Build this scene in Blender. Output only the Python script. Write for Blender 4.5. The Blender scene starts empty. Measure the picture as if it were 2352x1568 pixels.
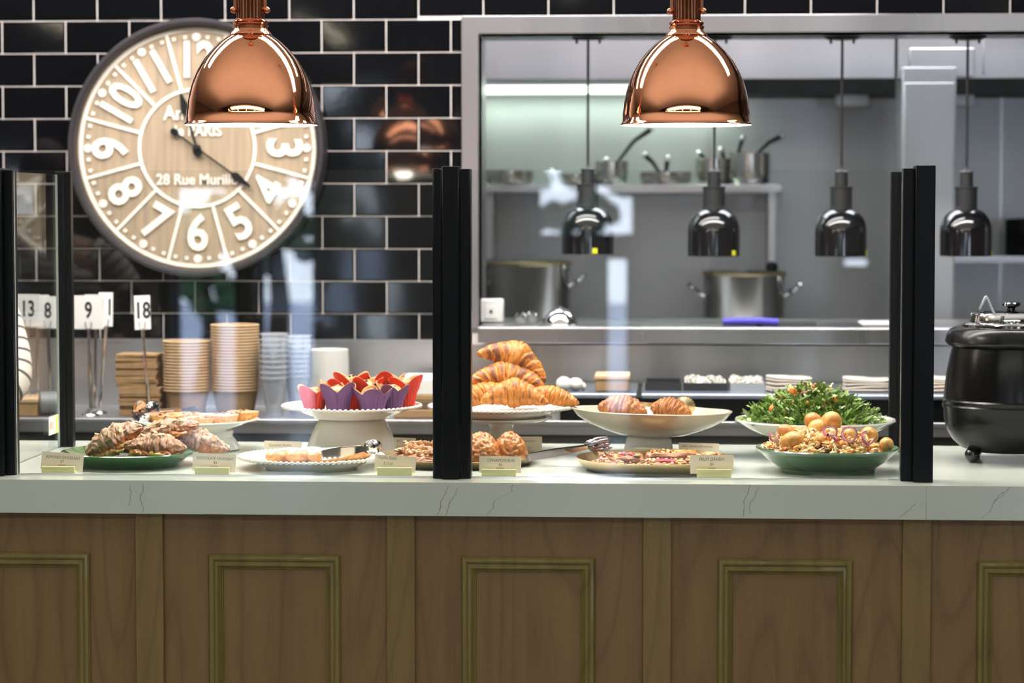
import bpy, math, random
from mathutils import Vector, Matrix, noise, Euler
from math import sin, cos, pi, tan, radians as R, sqrt, atan2, floor
SC = bpy.context.scene
COL = SC.collection
random.seed(7)
# ---------------------------------------------------------------- camera
F = 5553.0                                    # focal length in pixels of the 2352 frame (85 mm)
YAW, PITCH, EYE = R(3.5), R(3.13), 1.57
RM = Euler((pi/2 - PITCH, 0, YAW)).to_matrix()
cd = bpy.data.cameras.new('camera'); cam = bpy.data.objects.new('camera', cd); COL.objects.link(cam)
cam.location = (0, 0, EYE); cam.rotation_euler = (pi/2 - PITCH, 0, YAW)
cd.sensor_width = 36.0; cd.lens = 85.0; cd.clip_start = .05; cd.clip_end = 200
cd.dof.use_dof = True; cd.dof.focus_distance = 5.68; cd.dof.aperture_fstop = 2.8
SC.camera = cam
# ---------------------------------------------------------------- exposure, world
SC.view_settings.view_transform = 'Standard'; SC.view_settings.look = 'None'
SC.view_settings.exposure = 0.12; SC.view_settings.gamma = 1.0
SC.cycles.use_denoising = True; SC.cycles.transparent_max_bounces = 48; SC.cycles.max_bounces = 10
SC.cycles.sample_clamp_indirect = 6.0; SC.cycles.caustics_refractive = False; SC.cycles.caustics_reflective = False
W = bpy.data.worlds.new('world'); SC.world = W; W.use_nodes = True
_n = W.node_tree.nodes; _bg = _n['Background']
_tc = _n.new('ShaderNodeTexCoord'); _sx = _n.new('ShaderNodeSeparateXYZ'); _cr = _n.new('ShaderNodeValToRGB')
W.node_tree.links.new(_tc.outputs['Generated'], _sx.inputs[0]); W.node_tree.links.new(_sx.outputs['Z'], _cr.inputs[0])
_cr.color_ramp.elements[0].position = .0; _cr.color_ramp.elements[0].color = (.72, .80, .95, 1)
_cr.color_ramp.elements[1].position = .6; _cr.color_ramp.elements[1].color = (.52, .66, 1.0, 1)
W.node_tree.links.new(_cr.outputs[0], _bg.inputs[0]); _bg.inputs[1].default_value = 10.0
def area(name, loc, sx, sy, power, col=(1, 1, 1), rot=(0, 0, 0), spread=None):
    l = bpy.data.lights.new(name, 'AREA'); l.shape = 'RECTANGLE'; l.size = sx; l.size_y = sy
    l.energy = power; l.color = col
    if spread: l.spread = spread
    o = bpy.data.objects.new(name, l); COL.objects.link(o); o.location = loc; o.rotation_euler = rot
    return o
area('service_ceiling_light', (-.35, 6.15, 2.86), 4.2, .3, 128, (1, .93, .875))
area('aisle_ceiling_light', (-1.0, 6.85, 2.86), 3.4, .2, 45, (1, .97, .94))
area('ceiling_fill_uplight', (-.4, 4.2, 2.2), 6.0, 2.4, 62, (1, .97, .92), (pi, 0, 0))  # unseen uplight added to brighten the ceiling that the copper shades mirror
area('dining_ceiling_light', (-.6, .2, 3.2), 6.0, .8, 100, (.95, 1, .86))
area('kitchen_ceiling_light', (.3, 8.15, 2.7), 2.2, .5, 40, (.93, .96, 1))
area('kitchen_back_light', (.9, 9.0, 2.7), 1.6, .3, 14, (.93, .96, 1))

# ---------------------------------------------------------------- helpers
def ray(px, py):
    return RM @ Vector(((px - 1176)/F, (784 - py)/F, -1))
def P(px, py, Y):
    """pixel of the 2352x1568 frame -> point on the plane y=Y"""
    d = ray(px, py); return Vector((0, 0, EYE)) + d*(Y/d.y)
def onz(px, py, z):
    d = ray(px, py); return Vector((0, 0, EYE)) + d*((z - EYE)/d.z)
def base(px, yfront, r, z):
    p = onz(px, yfront, z); Y = p.y + r; q = P(px, yfront, Y)
    return Vector((q.x, Y, z))
def mpp(px, Y):
    """metres per pixel at column px, depth Y"""
    return (P(px + 10, 600, Y) - P(px, 600, Y)).x/10

def mat(name, col, rough=.5, metal=0., var=None, bump=None, coat=0., stretch=(1, 1, 1), attr=False,
        emis=None, trans=0., sss=0., col2=None, spec=None, aniso=None, ior=None, rvar=None):
    m = bpy.data.materials.new(name); m.use_nodes = True
    nt = m.node_tree; N, L = nt.nodes, nt.links; b = N['Principled BSDF']
    b.inputs['Base Color'].default_value = (*col, 1); b.inputs['Roughness'].default_value = rough
    b.inputs['Metallic'].default_value = metal; b.inputs['Coat Weight'].default_value = coat
    b.inputs['Coat Roughness'].default_value = .06
    if trans: b.inputs['Transmission Weight'].default_value = trans
    if ior: b.inputs['IOR'].default_value = ior
    if spec is not None: b.inputs['Specular IOR Level'].default_value = spec
    if sss: b.inputs['Subsurface Weight'].default_value = sss; b.inputs['Subsurface Radius'].default_value = (.01, .006, .003)
    if emis: b.inputs['Emission Color'].default_value = (*emis[0], 1); b.inputs['Emission Strength'].default_value = emis[1]
    tc = N.new('ShaderNodeTexCoord'); mp = N.new('ShaderNodeMapping'); mp.inputs['Scale'].default_value = stretch
    L.new(tc.outputs['Object'], mp.inputs[0])
    src = None
    if attr:
        a = N.new('ShaderNodeAttribute'); a.attribute_name = 'Col'; src = a.outputs['Color']; L.new(src, b.inputs['Base Color'])
    if var or col2:
        sc, amt = var if var else (8, 1)
        nz = N.new('ShaderNodeTexNoise'); nz.inputs['Scale'].default_value = sc; nz.inputs['Detail'].default_value = 5
        L.new(mp.outputs[0], nz.inputs[0])
        cr = N.new('ShaderNodeValToRGB'); cr.color_ramp.elements[0].position = .32; cr.color_ramp.elements[1].position = .68
        if col2 is not None:
            cr.color_ramp.elements[0].color = (*col2, 1); cr.color_ramp.elements[1].color = (*col, 1)
            L.new(nz.outputs[0], cr.inputs[0]); L.new(cr.outputs[0], b.inputs['Base Color'])
        else:
            cr.color_ramp.elements[0].color = (1 - amt,)*3 + (1,); cr.color_ramp.elements[1].color = (1 + amt*.3,)*3 + (1,)
            L.new(nz.outputs[0], cr.inputs[0])
            mx = N.new('ShaderNodeMix'); mx.data_type = 'RGBA'; mx.blend_type = 'MULTIPLY'; mx.inputs[0].default_value = 1
            if src: L.new(src, mx.inputs[6])
            else: mx.inputs[6].default_value = (*col, 1)
            L.new(cr.outputs[0], mx.inputs[7]); L.new(mx.outputs[2], b.inputs['Base Color'])
        if rvar:
            mr = N.new('ShaderNodeMapRange'); mr.inputs[3].default_value = max(rough - rvar, .02); mr.inputs[4].default_value = rough + rvar
            L.new(nz.outputs[0], mr.inputs[0]); L.new(mr.outputs[0], b.inputs['Roughness'])
    if bump:
        n2 = N.new('ShaderNodeTexNoise'); n2.inputs['Scale'].default_value = bump[0]; n2.inputs['Detail'].default_value = 4
        L.new(mp.outputs[0], n2.inputs[0])
        bp = N.new('ShaderNodeBump'); bp.inputs['Strength'].default_value = bump[1]; bp.inputs['Distance'].default_value = bump[2] if len(bump) > 2 else .002
        L.new(n2.outputs[0], bp.inputs['Height']); L.new(bp.outputs[0], b.inputs['Normal'])
    return m

def glass_mat(name, tint=(1, 1, 1), refl=1., haze=0., hazecol=(1, 1, 1), boost=.04):
    """thin pane: clear transmission with a Fresnel-weighted mirror on each face"""
    m = bpy.data.materials.new(name); m.use_nodes = True; nt = m.node_tree; N, L = nt.nodes, nt.links
    N.remove(N['Principled BSDF']); out = N['Material Output']
    t = N.new('ShaderNodeBsdfTransparent'); t.inputs[0].default_value = (*tint, 1)
    g = N.new('ShaderNodeBsdfGlossy'); g.inputs['Roughness'].default_value = .0; g.inputs[0].default_value = (refl,)*3 + (1,)
    lw = N.new('ShaderNodeLayerWeight'); lw.inputs[0].default_value = .5
    pw = N.new('ShaderNodeMath'); pw.operation = 'POWER'; pw.inputs[1].default_value = 5; L.new(lw.outputs['Facing'], pw.inputs[0])
    ma = N.new('ShaderNodeMath'); ma.operation = 'MULTIPLY_ADD'; ma.inputs[1].default_value = .4; ma.inputs[2].default_value = boost
    L.new(pw.outputs[0], ma.inputs[0])
    mx = N.new('ShaderNodeMixShader'); L.new(ma.outputs[0], mx.inputs[0]); L.new(t.outputs[0], mx.inputs[1]); L.new(g.outputs[0], mx.inputs[2])
    last = mx
    if haze:
        d = N.new('ShaderNodeBsdfDiffuse'); d.inputs[0].default_value = (*hazecol, 1)
        m2 = N.new('ShaderNodeMixShader'); m2.inputs[0].default_value = haze
        L.new(mx.outputs[0], m2.inputs[1]); L.new(d.outputs[0], m2.inputs[2]); last = m2
    L.new(last.outputs[0], out.inputs[0]); return m

class MB:
    def __init__(s): s.v = []; s.f = []; s.m = []; s.c = []; s.X = Matrix.Identity(4); s.mi = 0; s.col = None
    def add(s, vs, fs, mi=None, cols=None):
        o = len(s.v); mi = s.mi if mi is None else mi
        s.v += [tuple(s.X @ Vector(v)) for v in vs]
        s.f += [tuple(i + o for i in f) for f in fs]; s.m += [mi]*len(fs)
        s.c += list(cols) if cols else [s.col or (1, 1, 1)]*len(vs); return s
    def box(s, x0, x1, y0, y1, z0, z1, mi=None):
        v = [(x, y, z) for z in (z0, z1) for y in (y0, y1) for x in (x0, x1)]
        return s.add(v, [(0, 2, 3, 1), (4, 5, 7, 6), (0, 1, 5, 4), (2, 6, 7, 3), (0, 4, 6, 2), (1, 3, 7, 5)], mi)
    def grid(s, fn, nu, nv, cu=False, cv=False, mi=None, cf=None):
        vs = []; cs = []
        for i in range(nu):
            for j in range(nv):
                u = i/(nu if cu else nu - 1); v = j/(nv if cv else nv - 1)
                vs.append(fn(u, v))
                if cf: cs.append(cf(u, v))
        fs = []
        for i in range(nu if cu else nu - 1):
            for j in range(nv if cv else nv - 1):
                a = i*nv + j; b = ((i + 1) % nu)*nv + j; c = ((i + 1) % nu)*nv + (j + 1) % nv; d = i*nv + (j + 1) % nv
                fs.append((a, b, c, d))
        return s.add(vs, fs, mi, cs or None)
    def lathe(s, prof, seg=48, mi=None, cx=0, cy=0, cz=0):
        n = len(prof)
        vs = [(cx + r*cos(2*pi*k/seg), cy + r*sin(2*pi*k/seg), cz + z) for k in range(seg) for r, z in prof]
        fs = [(k*n + i, ((k + 1) % seg)*n + i, ((k + 1) % seg)*n + i + 1, k*n + i + 1) for k in range(seg) for i in range(n - 1)]
        return s.add(vs, fs, mi)
    def tube(s, pts, r, seg=10, mi=None, caps=True, flat=1.0):
        pts = [Vector(p) for p in pts]; n = len(pts); rs = r if isinstance(r, (list, tuple)) else [r]*n
        t0 = (pts[1] - pts[0]).normalized(); up = Vector((0, 0, 1)) if abs(t0.z) < .9 else Vector((1, 0, 0))
        nn = (up - t0*up.dot(t0)).normalized(); vs = []
        for i, p in enumerate(pts):
            t = (pts[min(i + 1, n - 1)] - pts[max(i - 1, 0)]).normalized()
            nn = (nn - t*nn.dot(t)).normalized(); bb = t.cross(nn)
            for k in range(seg):
                a = 2*pi*k/seg; vs.append(p + (nn*cos(a)*flat + bb*sin(a))*rs[i])
        fs = [(i*seg + k, i*seg + (k + 1) % seg, (i + 1)*seg + (k + 1) % seg, (i + 1)*seg + k) for i in range(n - 1) for k in range(seg)]
        if caps: fs += [tuple(range(seg - 1, -1, -1)), tuple((n - 1)*seg + k for k in range(seg))]
        return s.add(vs, fs, mi)
    def ball(s, c, rx, ry=None, rz=None, nu=10, nv=14, mi=None, nz=0., nf=30, cf=None):
        ry = ry or rx; rz = rz or rx
        def fn(u, v):
            th = pi*min(max(u, .003), .997); ph = 2*pi*v
            d = Vector((sin(th)*cos(ph), sin(th)*sin(ph), cos(th)))
            k = 1 + (nz*noise.noise(Vector((d.x*rx, d.y*ry, d.z*rz))*nf + Vector(c)*9) if nz else 0)
            return (c[0] + d.x*rx*k, c[1] + d.y*ry*k, c[2] + d.z*rz*k)
        return s.grid(fn, nu, nv, False, True, mi, cf)
    def poly(s, pts, y0, y1, mi=None):
        """extrude a polygon given in x,z from y0 to y1"""
        n = len(pts); v = [(x, y0, z) for x, z in pts] + [(x, y1, z) for x, z in pts]
        f = [tuple(range(n)), tuple(range(2*n - 1, n - 1, -1))] + [(i, i + n, (i + 1) % n + n, (i + 1) % n) for i in range(n)]
        return s.add(v, f, mi)
    def polyz(s, pts, z0, z1, mi=None):
        n = len(pts); v = [(x, y, z0) for x, y in pts] + [(x, y, z1) for x, y in pts]
        f = [tuple(range(n - 1, -1, -1)), tuple(range(n, 2*n))] + [(i, (i + 1) % n, (i + 1) % n + n, i + n) for i in range(n)]
        return s.add(v, f, mi)
    def text(s, t, size, X=None, mi=None, bold=0., sx=1., shear=0., ext=.0004, space=1., fit=None):
        """lettering centred on the origin, standing in the x,z plane and facing -y"""
        cu = bpy.data.curves.new('t', 'FONT'); cu.body = t; cu.size = size; cu.offset = bold*size; cu.extrude = ext
        cu.align_x = 'CENTER'; cu.align_y = 'CENTER'; cu.shear = shear; cu.resolution_u = 3; cu.space_character = space
        o = bpy.data.objects.new('t', cu); me = bpy.data.meshes.new_from_object(o)
        X = X or Matrix.Identity(4)
        if fit: xs = [v.co.x for v in me.vertices]; sx = fit/max(1e-6, max(xs) - min(xs))
        vs = [tuple(X @ Vector((v.co.x*sx, -v.co.z, v.co.y))) for v in me.vertices]
        fs = [tuple(p.vertices) for p in me.polygons]; s.add(vs, fs, mi)
        bpy.data.objects.remove(o); bpy.data.meshes.remove(me); bpy.data.curves.remove(cu); return s
    def build(s, name, mats, parent=None, loc=None, rz=0, smooth=40, bevel=0, subsurf=0, solid=0, solid_off=0, rot=None, segs=2):
        me = bpy.data.meshes.new(name); me.from_pydata(s.v, [], s.f)
        mats = mats if isinstance(mats, (list, tuple)) else [mats]
        for m in mats: me.materials.append(m)
        me.polygons.foreach_set('material_index', s.m)
        a = me.color_attributes.new('Col', 'FLOAT_COLOR', 'POINT')
        a.data.foreach_set('color', [x for c in s.c for x in (c[0], c[1], c[2], 1)])
        if smooth:
            me.polygons.foreach_set('use_smooth', [True]*len(s.f)); me.set_sharp_from_angle(angle=R(smooth))
        me.validate(); me.update()
        o = bpy.data.objects.new(name, me); COL.objects.link(o)
        if parent: o.parent = parent
        if loc is not None: o.location = loc
        if rz: o.rotation_euler.z = rz
        if rot: o.rotation_euler = rot
        if solid:
            q = o.modifiers.new('s', 'SOLIDIFY'); q.thickness = solid; q.offset = -1; q.material_offset = solid_off
        if bevel:
            q = o.modifiers.new('b', 'BEVEL'); q.width = bevel; q.segments = segs; q.limit_method = 'ANGLE'; q.harden_normals = False
        if subsurf:
            q = o.modifiers.new('ss', 'SUBSURF'); q.levels = q.render_levels = subsurf
        return o
def tag(o, label=None, cat=None, group=None, kind=None):
    if label: o['label'] = label
    if cat: o['category'] = cat
    if group: o['group'] = group
    if kind: o['kind'] = kind
    return o
def thing(name, label, cat, loc=(0, 0, 0), rz=0, group=None, rot=None):
    o = bpy.data.objects.new(name, None); COL.objects.link(o); o.location = loc; o.rotation_euler = rot or (0, 0, rz)
    o.empty_display_size = .05
    return tag(o, label, cat, group)
KIDS = {}
def dup(root, loc, rz=None, label=None, rot=None, group=None, scale=None):
    r = root.copy(); COL.objects.link(r); r.location = loc
    if rz is not None: r.rotation_euler = (0, 0, rz)
    if rot is not None: r.rotation_euler = rot
    if scale: r.scale = scale
    if label: r['label'] = label
    if group: r['group'] = group
    def kids(a, b):
        for ch in [x for x in COL.objects if x.parent == a]:
            c = ch.copy(); COL.objects.link(c); c.parent = b; kids(ch, c)
    kids(root, r)
    return r
def struct(o): o['kind'] = 'structure'; return o
def rotm(ax, a): return Matrix.Rotation(a, 4, ax)
def T(x, y, z): return Matrix.Translation((x, y, z))
def fbm(v, o=3):
    return sum(noise.noise(v*(2**i))/(2**i) for i in range(o))
ORD = ['lowest', 'second', 'third', 'fourth', 'fifth', 'sixth', 'seventh', 'eighth', 'ninth', 'tenth', 'eleventh', 'twelfth', 'thirteenth',
       'fourteenth', 'fifteenth', 'sixteenth', 'seventeenth', 'eighteenth', 'nineteenth', 'twentieth', 'twenty-first', 'twenty-second',
       'twenty-third', 'twenty-fourth', 'twenty-fifth', 'twenty-sixth', 'twenty-seventh', 'twenty-eighth', 'twenty-ninth', 'thirtieth', 'thirty-first', 'thirty-second']
def nth(k, n):
    return 'topmost' if k == n - 1 else ('lowest' if k == 0 else ORD[k] + ' from the bottom')

# ---------------------------------------------------------------- materials
m_steel = mat('brushed_steel', (.62, .62, .64), .34, 1., var=(3, .12), bump=(60, .15, .001), stretch=(1, 1, .06), rvar=.06)
m_trim = mat('satin_steel_trim', (.40, .39, .40), .28, 1., var=(2.5, .3), bump=(60, .12, .001), stretch=(1, 1, .06), rvar=.06)
m_clad = mat('warm_steel_cladding', (.50, .48, .46), .32, 1., var=(2.2, .35), bump=(60, .12, .001), stretch=(2, 1, .05), rvar=.08)  # vertical reflection streaks painted into the colour as stretched noise
m_steelh = mat('steel_wall', (.54, .56, .58), .42, .85, var=(2.2, .22), bump=(50, .15, .001), stretch=(1, 1, .15), rvar=.08)
m_chrome = mat('polished_steel', (.78, .78, .79), .1, 1., var=(12, .1))
m_pot = mat('pot_steel', (.66, .65, .60), .2, 1., var=(9, .12), stretch=(1, 1, .2))
m_copper = mat('polished_copper', (.82, .36, .20), .05, 1., var=(4, .05), bump=(9, .02, .001))
m_copper2 = mat('copper_fitting', (.72, .30, .17), .13, 1., var=(20, .2))
m_white = mat('white_enamel', (.92, .92, .90), .35, 0, var=(10, .03))
m_black = mat('black_anodised', (.003, .004, .005), .35, 0, spec=.16, var=(20, .1), bump=(300, .05, .0005))
m_blackgloss = mat('black_gloss_enamel', (.006, .006, .008), .12, 0, coat=.6, var=(5, .1))
m_kettle = mat('black_kettle_enamel', (.003, .003, .003), .24, 0, spec=.3, bump=(260, .12, .0006), var=(6, .1))
m_grout = mat('white_grout', (.78, .72, .70), .8, var=(60, .1))
m_tile = mat('black_gloss_tile', (.0035, .0038, .005), .05, 0, var=(4, .1), bump=(7, .08, .002))
m_porc = mat('white_porcelain', (.74, .72, .66), .14, 0, coat=.5, var=(6, .03))
m_greige = mat('beige_stoneware', (.50, .45, .36), .2, 0, coat=.4, var=(10, .10))
m_greigeout = mat('pale_stoneware_glaze', (.52, .47, .38), .18, 0, coat=.5, var=(8, .10))
m_green = mat('green_glazed_ceramic', (.022, .105, .022), .13, 0, coat=.7, var=(9, .2))
m_sage = mat('dark_sage_ceramic', (.060, .125, .060), .2, 0, coat=.5, var=(9, .15))
m_brass = mat('brushed_brass', (.72, .57, .32), .3, 1., var=(7, .12), bump=(80, .1, .0006), stretch=(1, 1, .3))
m_paper = mat('cream_card', (.93, .80, .62), .8, var=(40, .04))
m_ink = mat('grey_ink', (.16, .14, .13), .8, var=(30, .1))
m_palepink = mat('pale_pink', (.72, .52, .40), .8, var=(30, .1))  # pale pink of the small rectangle on the cards and leaflet
m_block = mat('pale_pine', (.82, .78, .42), .6, col2=(.64, .62, .28), var=(9, 1), stretch=(1, 1, 14), bump=(60, .1, .001))
m_quartz = mat('white_quartz', (.68, .735, .655), .16, 0, coat=.3, var=(2.5, .05))
m_vein = mat('grey_quartz_vein', (.34, .37, .35), .4, var=(30, .3))
m_kraft = mat('kraft_paper', (.40, .25, .12), .8, var=(30, .14), bump=(120, .15, .0006))
m_kraftd = mat('kraft_paper_rim', (.66, .46, .27), .7, var=(40, .1))
m_cupwhite = mat('white_paper_cup', (.84, .83, .80), .55, var=(30, .04))
m_sign = mat('white_acrylic_sign', (.86, .86, .86), .35, var=(20, .03))
m_signink = mat('black_print', (.01, .01, .012), .5, var=(20, .1))
m_clear = glass_mat('clear_plastic', (.93, .95, .97), 1., haze=.16, hazecol=(.85, .87, .92), boost=.08)
m_glass = glass_mat('clear_glass', (.985, .995, .99), 1., boost=.052)
m_glassedge = mat('polished_glass_edge', (.55, .60, .56), .2, 0, var=(5, .1), coat=.5)
def pastry(name, rough=.48, bump=(180, .5, .0015), coat=.08, sss=.0, var=(160, .25)):
    return mat(name, (1, 1, 1), rough, attr=True, var=var, bump=bump, coat=coat, sss=sss)
m_crois = pastry('baked_croissant_crust')
m_dust = pastry('sugar_dusted_crust', .75, coat=0)
m_glaze = pastry('glazed_pastry', .36, coat=.2)
m_food = pastry('mixed_food', .35, coat=.35, var=(90, .2))
m_leaf = pastry('fresh_leaf', .35, bump=(200, .4, .001), coat=.3, var=(60, .3))
def wood(name, a, b, c, sc=22):
    m = mat(name, a, .5, 0, coat=.08); nt = m.node_tree; N, L = nt.nodes, nt.links; bs = N['Principled BSDF']
    tc = N.new('ShaderNodeTexCoord'); mp = N.new('ShaderNodeMapping'); mp.inputs['Scale'].default_value = (1, 1, .045)
    L.new(tc.outputs['Object'], mp.inputs[0])
    n1 = N.new('ShaderNodeTexNoise'); n1.inputs['Scale'].default_value = sc; n1.inputs['Detail'].default_value = 8; n1.inputs['Distortion'].default_value = .6
    n2 = N.new('ShaderNodeTexNoise'); n2.inputs['Scale'].default_value = sc*14; n2.inputs['Detail'].default_value = 3
    L.new(mp.outputs[0], n1.inputs[0]); L.new(mp.outputs[0], n2.inputs[0])
    # cathedral figure
    mp2 = N.new('ShaderNodeMapping'); mp2.inputs['Scale'].default_value = (1, 1, .16); L.new(tc.outputs['Object'], mp2.inputs[0])
    n3 = N.new('ShaderNodeTexNoise'); n3.inputs['Scale'].default_value = 4.2; n3.inputs['Detail'].default_value = 1; L.new(mp2.outputs[0], n3.inputs[0])
    mu = N.new('ShaderNodeMath'); mu.operation = 'MULTIPLY'; mu.inputs[1].default_value = 26; L.new(n3.outputs[0], mu.inputs[0])
    fr = N.new('ShaderNodeMath'); fr.operation = 'PINGPONG'; fr.inputs[1].default_value = 1; L.new(mu.outputs[0], fr.inputs[0])
    pw = N.new('ShaderNodeMath'); pw.operation = 'POWER'; pw.inputs[1].default_value = 4; L.new(fr.outputs[0], pw.inputs[0])
    cr = N.new('ShaderNodeValToRGB'); e = cr.color_ramp.elements; e[0].position = .3; e[0].color = (*b, 1); e[1].position = .66; e[1].color = (*a, 1)
    L.new(n1.outputs[0], cr.inputs[0])
    mx = N.new('ShaderNodeMix'); mx.data_type = 'RGBA'; mx.inputs[7].default_value = (*c, 1); L.new(cr.outputs[0], mx.inputs[6])
    ad = N.new('ShaderNodeMath'); ad.operation = 'MULTIPLY_ADD'; ad.inputs[1].default_value = .35; L.new(pw.outputs[0], ad.inputs[0])
    m3 = N.new('ShaderNodeMath'); m3.operation = 'MULTIPLY'; m3.inputs[1].default_value = .55; L.new(n2.outputs[0], m3.inputs[0]); L.new(m3.outputs[0], ad.inputs[2])
    L.new(ad.outputs[0], mx.inputs[0]); L.new(mx.outputs[2], bs.inputs['Base Color'])
    bp = N.new('ShaderNodeBump'); bp.inputs['Strength'].default_value = .15; bp.inputs['Distance'].default_value = .001
    L.new(n2.outputs[0], bp.inputs['Height']); L.new(bp.outputs[0], bs.inputs['Normal'])
    return m
m_panel = wood('walnut_laminate', (.32, .195, .072), (.245, .142, .050), (.14, .080, .028))
m_batten = wood('oak_batten', (.32, .213, .072), (.25, .163, .052), (.15, .10, .034), 40)
m_mould = wood('stained_moulding', (.30, .230, .062), (.22, .170, .046), (.12, .09, .028), 40)
# ================================================================ THE SETTING
ZC = 0.95                      # worktop height
YG = 5.55                      # plane of the front glass
YW = 7.40                      # tiled wall
def wall_cells(b, xs, zs, holes, y0, y1):
    X = sorted(set(xs + [h[0] for h in holes] + [h[1] for h in holes])); Z = sorted(set(zs + [h[2] for h in holes] + [h[3] for h in holes]))
    for i in range(len(X) - 1):
        for j in range(len(Z) - 1):
            cx, cz = (X[i] + X[i+1])/2, (Z[j] + Z[j+1])/2
            if not any(h[0] < cx < h[1] and h[2] < cz < h[3] for h in holes):
                b.box(X[i], X[i+1], y0, y1, Z[j], Z[j+1])
m_floor = mat('grey_floor_tile', (.20, .19, .18), .35, var=(3, .2))
m_ceilw = mat('white_ceiling_paint', (.62, .60, .57), .9, var=(4, .05))
m_ceild = mat('dark_ceiling_paint', (.035, .033, .03), .8, var=(4, .1))
m_wallp = mat('warm_wall_paint', (.22, .18, .15), .85, var=(3, .1))
m_wallg = mat('grey_wall_paint', (.30, .30, .31), .7, var=(3, .1))
XL, XR = -6.0, 4.6
struct(MB().box(XL, XR, -6.2, 9.6, -.1, 0).build('floor', m_floor))
c = MB(); c.box(XL, XR, 2.2, 9.6, 2.9, 3.0, 0); c.box(XL, XR, -6.2, 2.2, 3.4, 3.5, 1); c.box(XL, XR, 2.1, 2.2, 2.9, 3.4, 0)
struct(c.build('ceiling', [m_ceilw, m_ceild]))
struct(MB().box(XL - .1, XL, -6.2, 9.6, 0, 3.5).build('wall_left', m_wallp))
struct(MB().box(XR, XR + .1, -6.2, 9.6, 0, 3.5).build('wall_right', m_wallp))
# street side behind the camera: glazed openings onto daylight
YB = -6.0; YV = 2*YG - YB
def wx(px): return P(px, 600, YV).x
holes = [(wx(395), wx(545), .0, 1.75), (wx(590), wx(725), .0, 2.5), (wx(-500), wx(-200), .5, 1.6),
         (wx(1228), wx(1462), 1.36, 2.7), (wx(1385), wx(1450), .1, 1.25), (wx(1930), wx(2006), 1.14, 1.25), (wx(2300), wx(2700), .6, 2.2)]
b = MB(); wall_cells(b, [XL, XR], [0, 3.5], holes, YB - .2, YB)
struct(b.build('wall_front', m_wallg))
m_wframe = mat('dark_window_frame', (.02, .02, .022), .4, var=(9, .1))
for i, h in enumerate(holes):
    b = MB(); x0, x1, z0, z1 = h; t = .035
    b.box(x0, x1, YB - .14, YB - .08, z0, z0 + t); b.box(x0, x1, YB - .14, YB - .08, z1 - t, z1)
    b.box(x0, x0 + t, YB - .14, YB - .08, z0 + t, z1 - t); b.box(x1 - t, x1, YB - .14, YB - .08, z0 + t, z1 - t)
    if z1 - z0 > 2: b.box(x0 + t, x1 - t, YB - .13, YB - .09, 2.05, 2.10)
    b.box(x0 + t, x1 - t, YB - .115, YB - .105, z0 + t, z1 - t, 1)
    struct(b.build('window_%d' % (i + 1), [m_wframe, m_glass]))
# pavement and trees outside (seen only as reflections in glass and tiles)
struct(MB().box(-20, 20, -30, -6.2, -.12, -.02).build('ground_outside', mat('pavement', (.45, .46, .48), .9, var=(1, .2))))
m_bark = mat('tree_bark', (.06, .045, .035), .9, var=(8, .3)); m_crown = mat('tree_foliage', (.05, .12, .04), .8, var=(4, .4))
def street_tree(x, y, h, r, lab, n=90):
    t = thing('street_tree', lab, 'tree', (x, y, -.02))
    MB().tube([(0, 0, 0), (.05, .02, h*.5), (-.03, .04, h)], [.11, .08, .04], 8).build('trunk', m_bark, t)
    b = MB(); rr = random.Random(int(x*100))
    for k in range(n):
        a = rr.random()*6.28; q = r*sqrt(rr.random()); z = h + rr.uniform(-.7, .8)*r
        b.ball((q*cos(a), q*sin(a)*.6, z), rr.uniform(.04, .13), nu=5, nv=7, nz=.5, nf=9)
    tag(b.build('foliage', m_crown, t), kind='stuff')
street_tree(wx(650)*1.12, -7.6, 1.75, .7, 'street tree outside the glazed entrance, the one nearest the clock reflection')
street_tree(wx(480)*1.22, -9.6, 1.1, .5, 'street tree outside the left hand glazed opening')
street_tree(wx(1345)*1.08, -7.3, 1.75, .42, 'street tree outside the high square window', 30)

# tiled wall with the kitchen pass opening
px_in, py_in = 1100, 77        # inner corner of the steel trim
xo, zo = P(1060, 37, YW).x, P(1060, 37, YW).z
xi, zi = P(1100, 78, YW).x, P(1100, 78, YW).z
ZB = P(900, 782, YW).z         # top of the splashback
ZL = 1.205                     # top of pass ledge
b = MB()
XT0, XT1 = P(-60, 300, YW).x - .3, XR
wall_cells(b, [XL, XT1], [0, 2.9], [(xi, 3.4, ZL - .02, zi)], YW, YW + .12)
tw, th, g = .1987, .1, .0035
z0 = P(900, 45, YW).z; x0t = P(887, 80, YW).x
def tile(b, ax, bx, az, bz, rnd):
    """one glazed tile with a cushioned edge, very slightly out of true"""
    e = .004; y1 = YW - .001; t = [(rnd.random() - .5)*.0016 for _ in range(3)]
    def yy(x, z): return YW - .006 + t[0]*(1 if x > .5 else -1) + t[1]*(1 if z > .5 else -1)
    v = [(ax, y1, az), (bx, y1, az), (bx, y1, bz), (ax, y1, bz),
         (ax + e, yy(0, 0), az + e), (bx - e, yy(1, 0), az + e), (bx - e, yy(1, 1), bz - e), (ax + e, yy(0, 1), bz - e)]
    b.add(v, [(4, 5, 6, 7), (0, 1, 5, 4), (1, 2, 6, 5), (2, 3, 7, 6), (3, 0, 4, 7)], 1)
rnd = random.Random(3)
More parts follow.
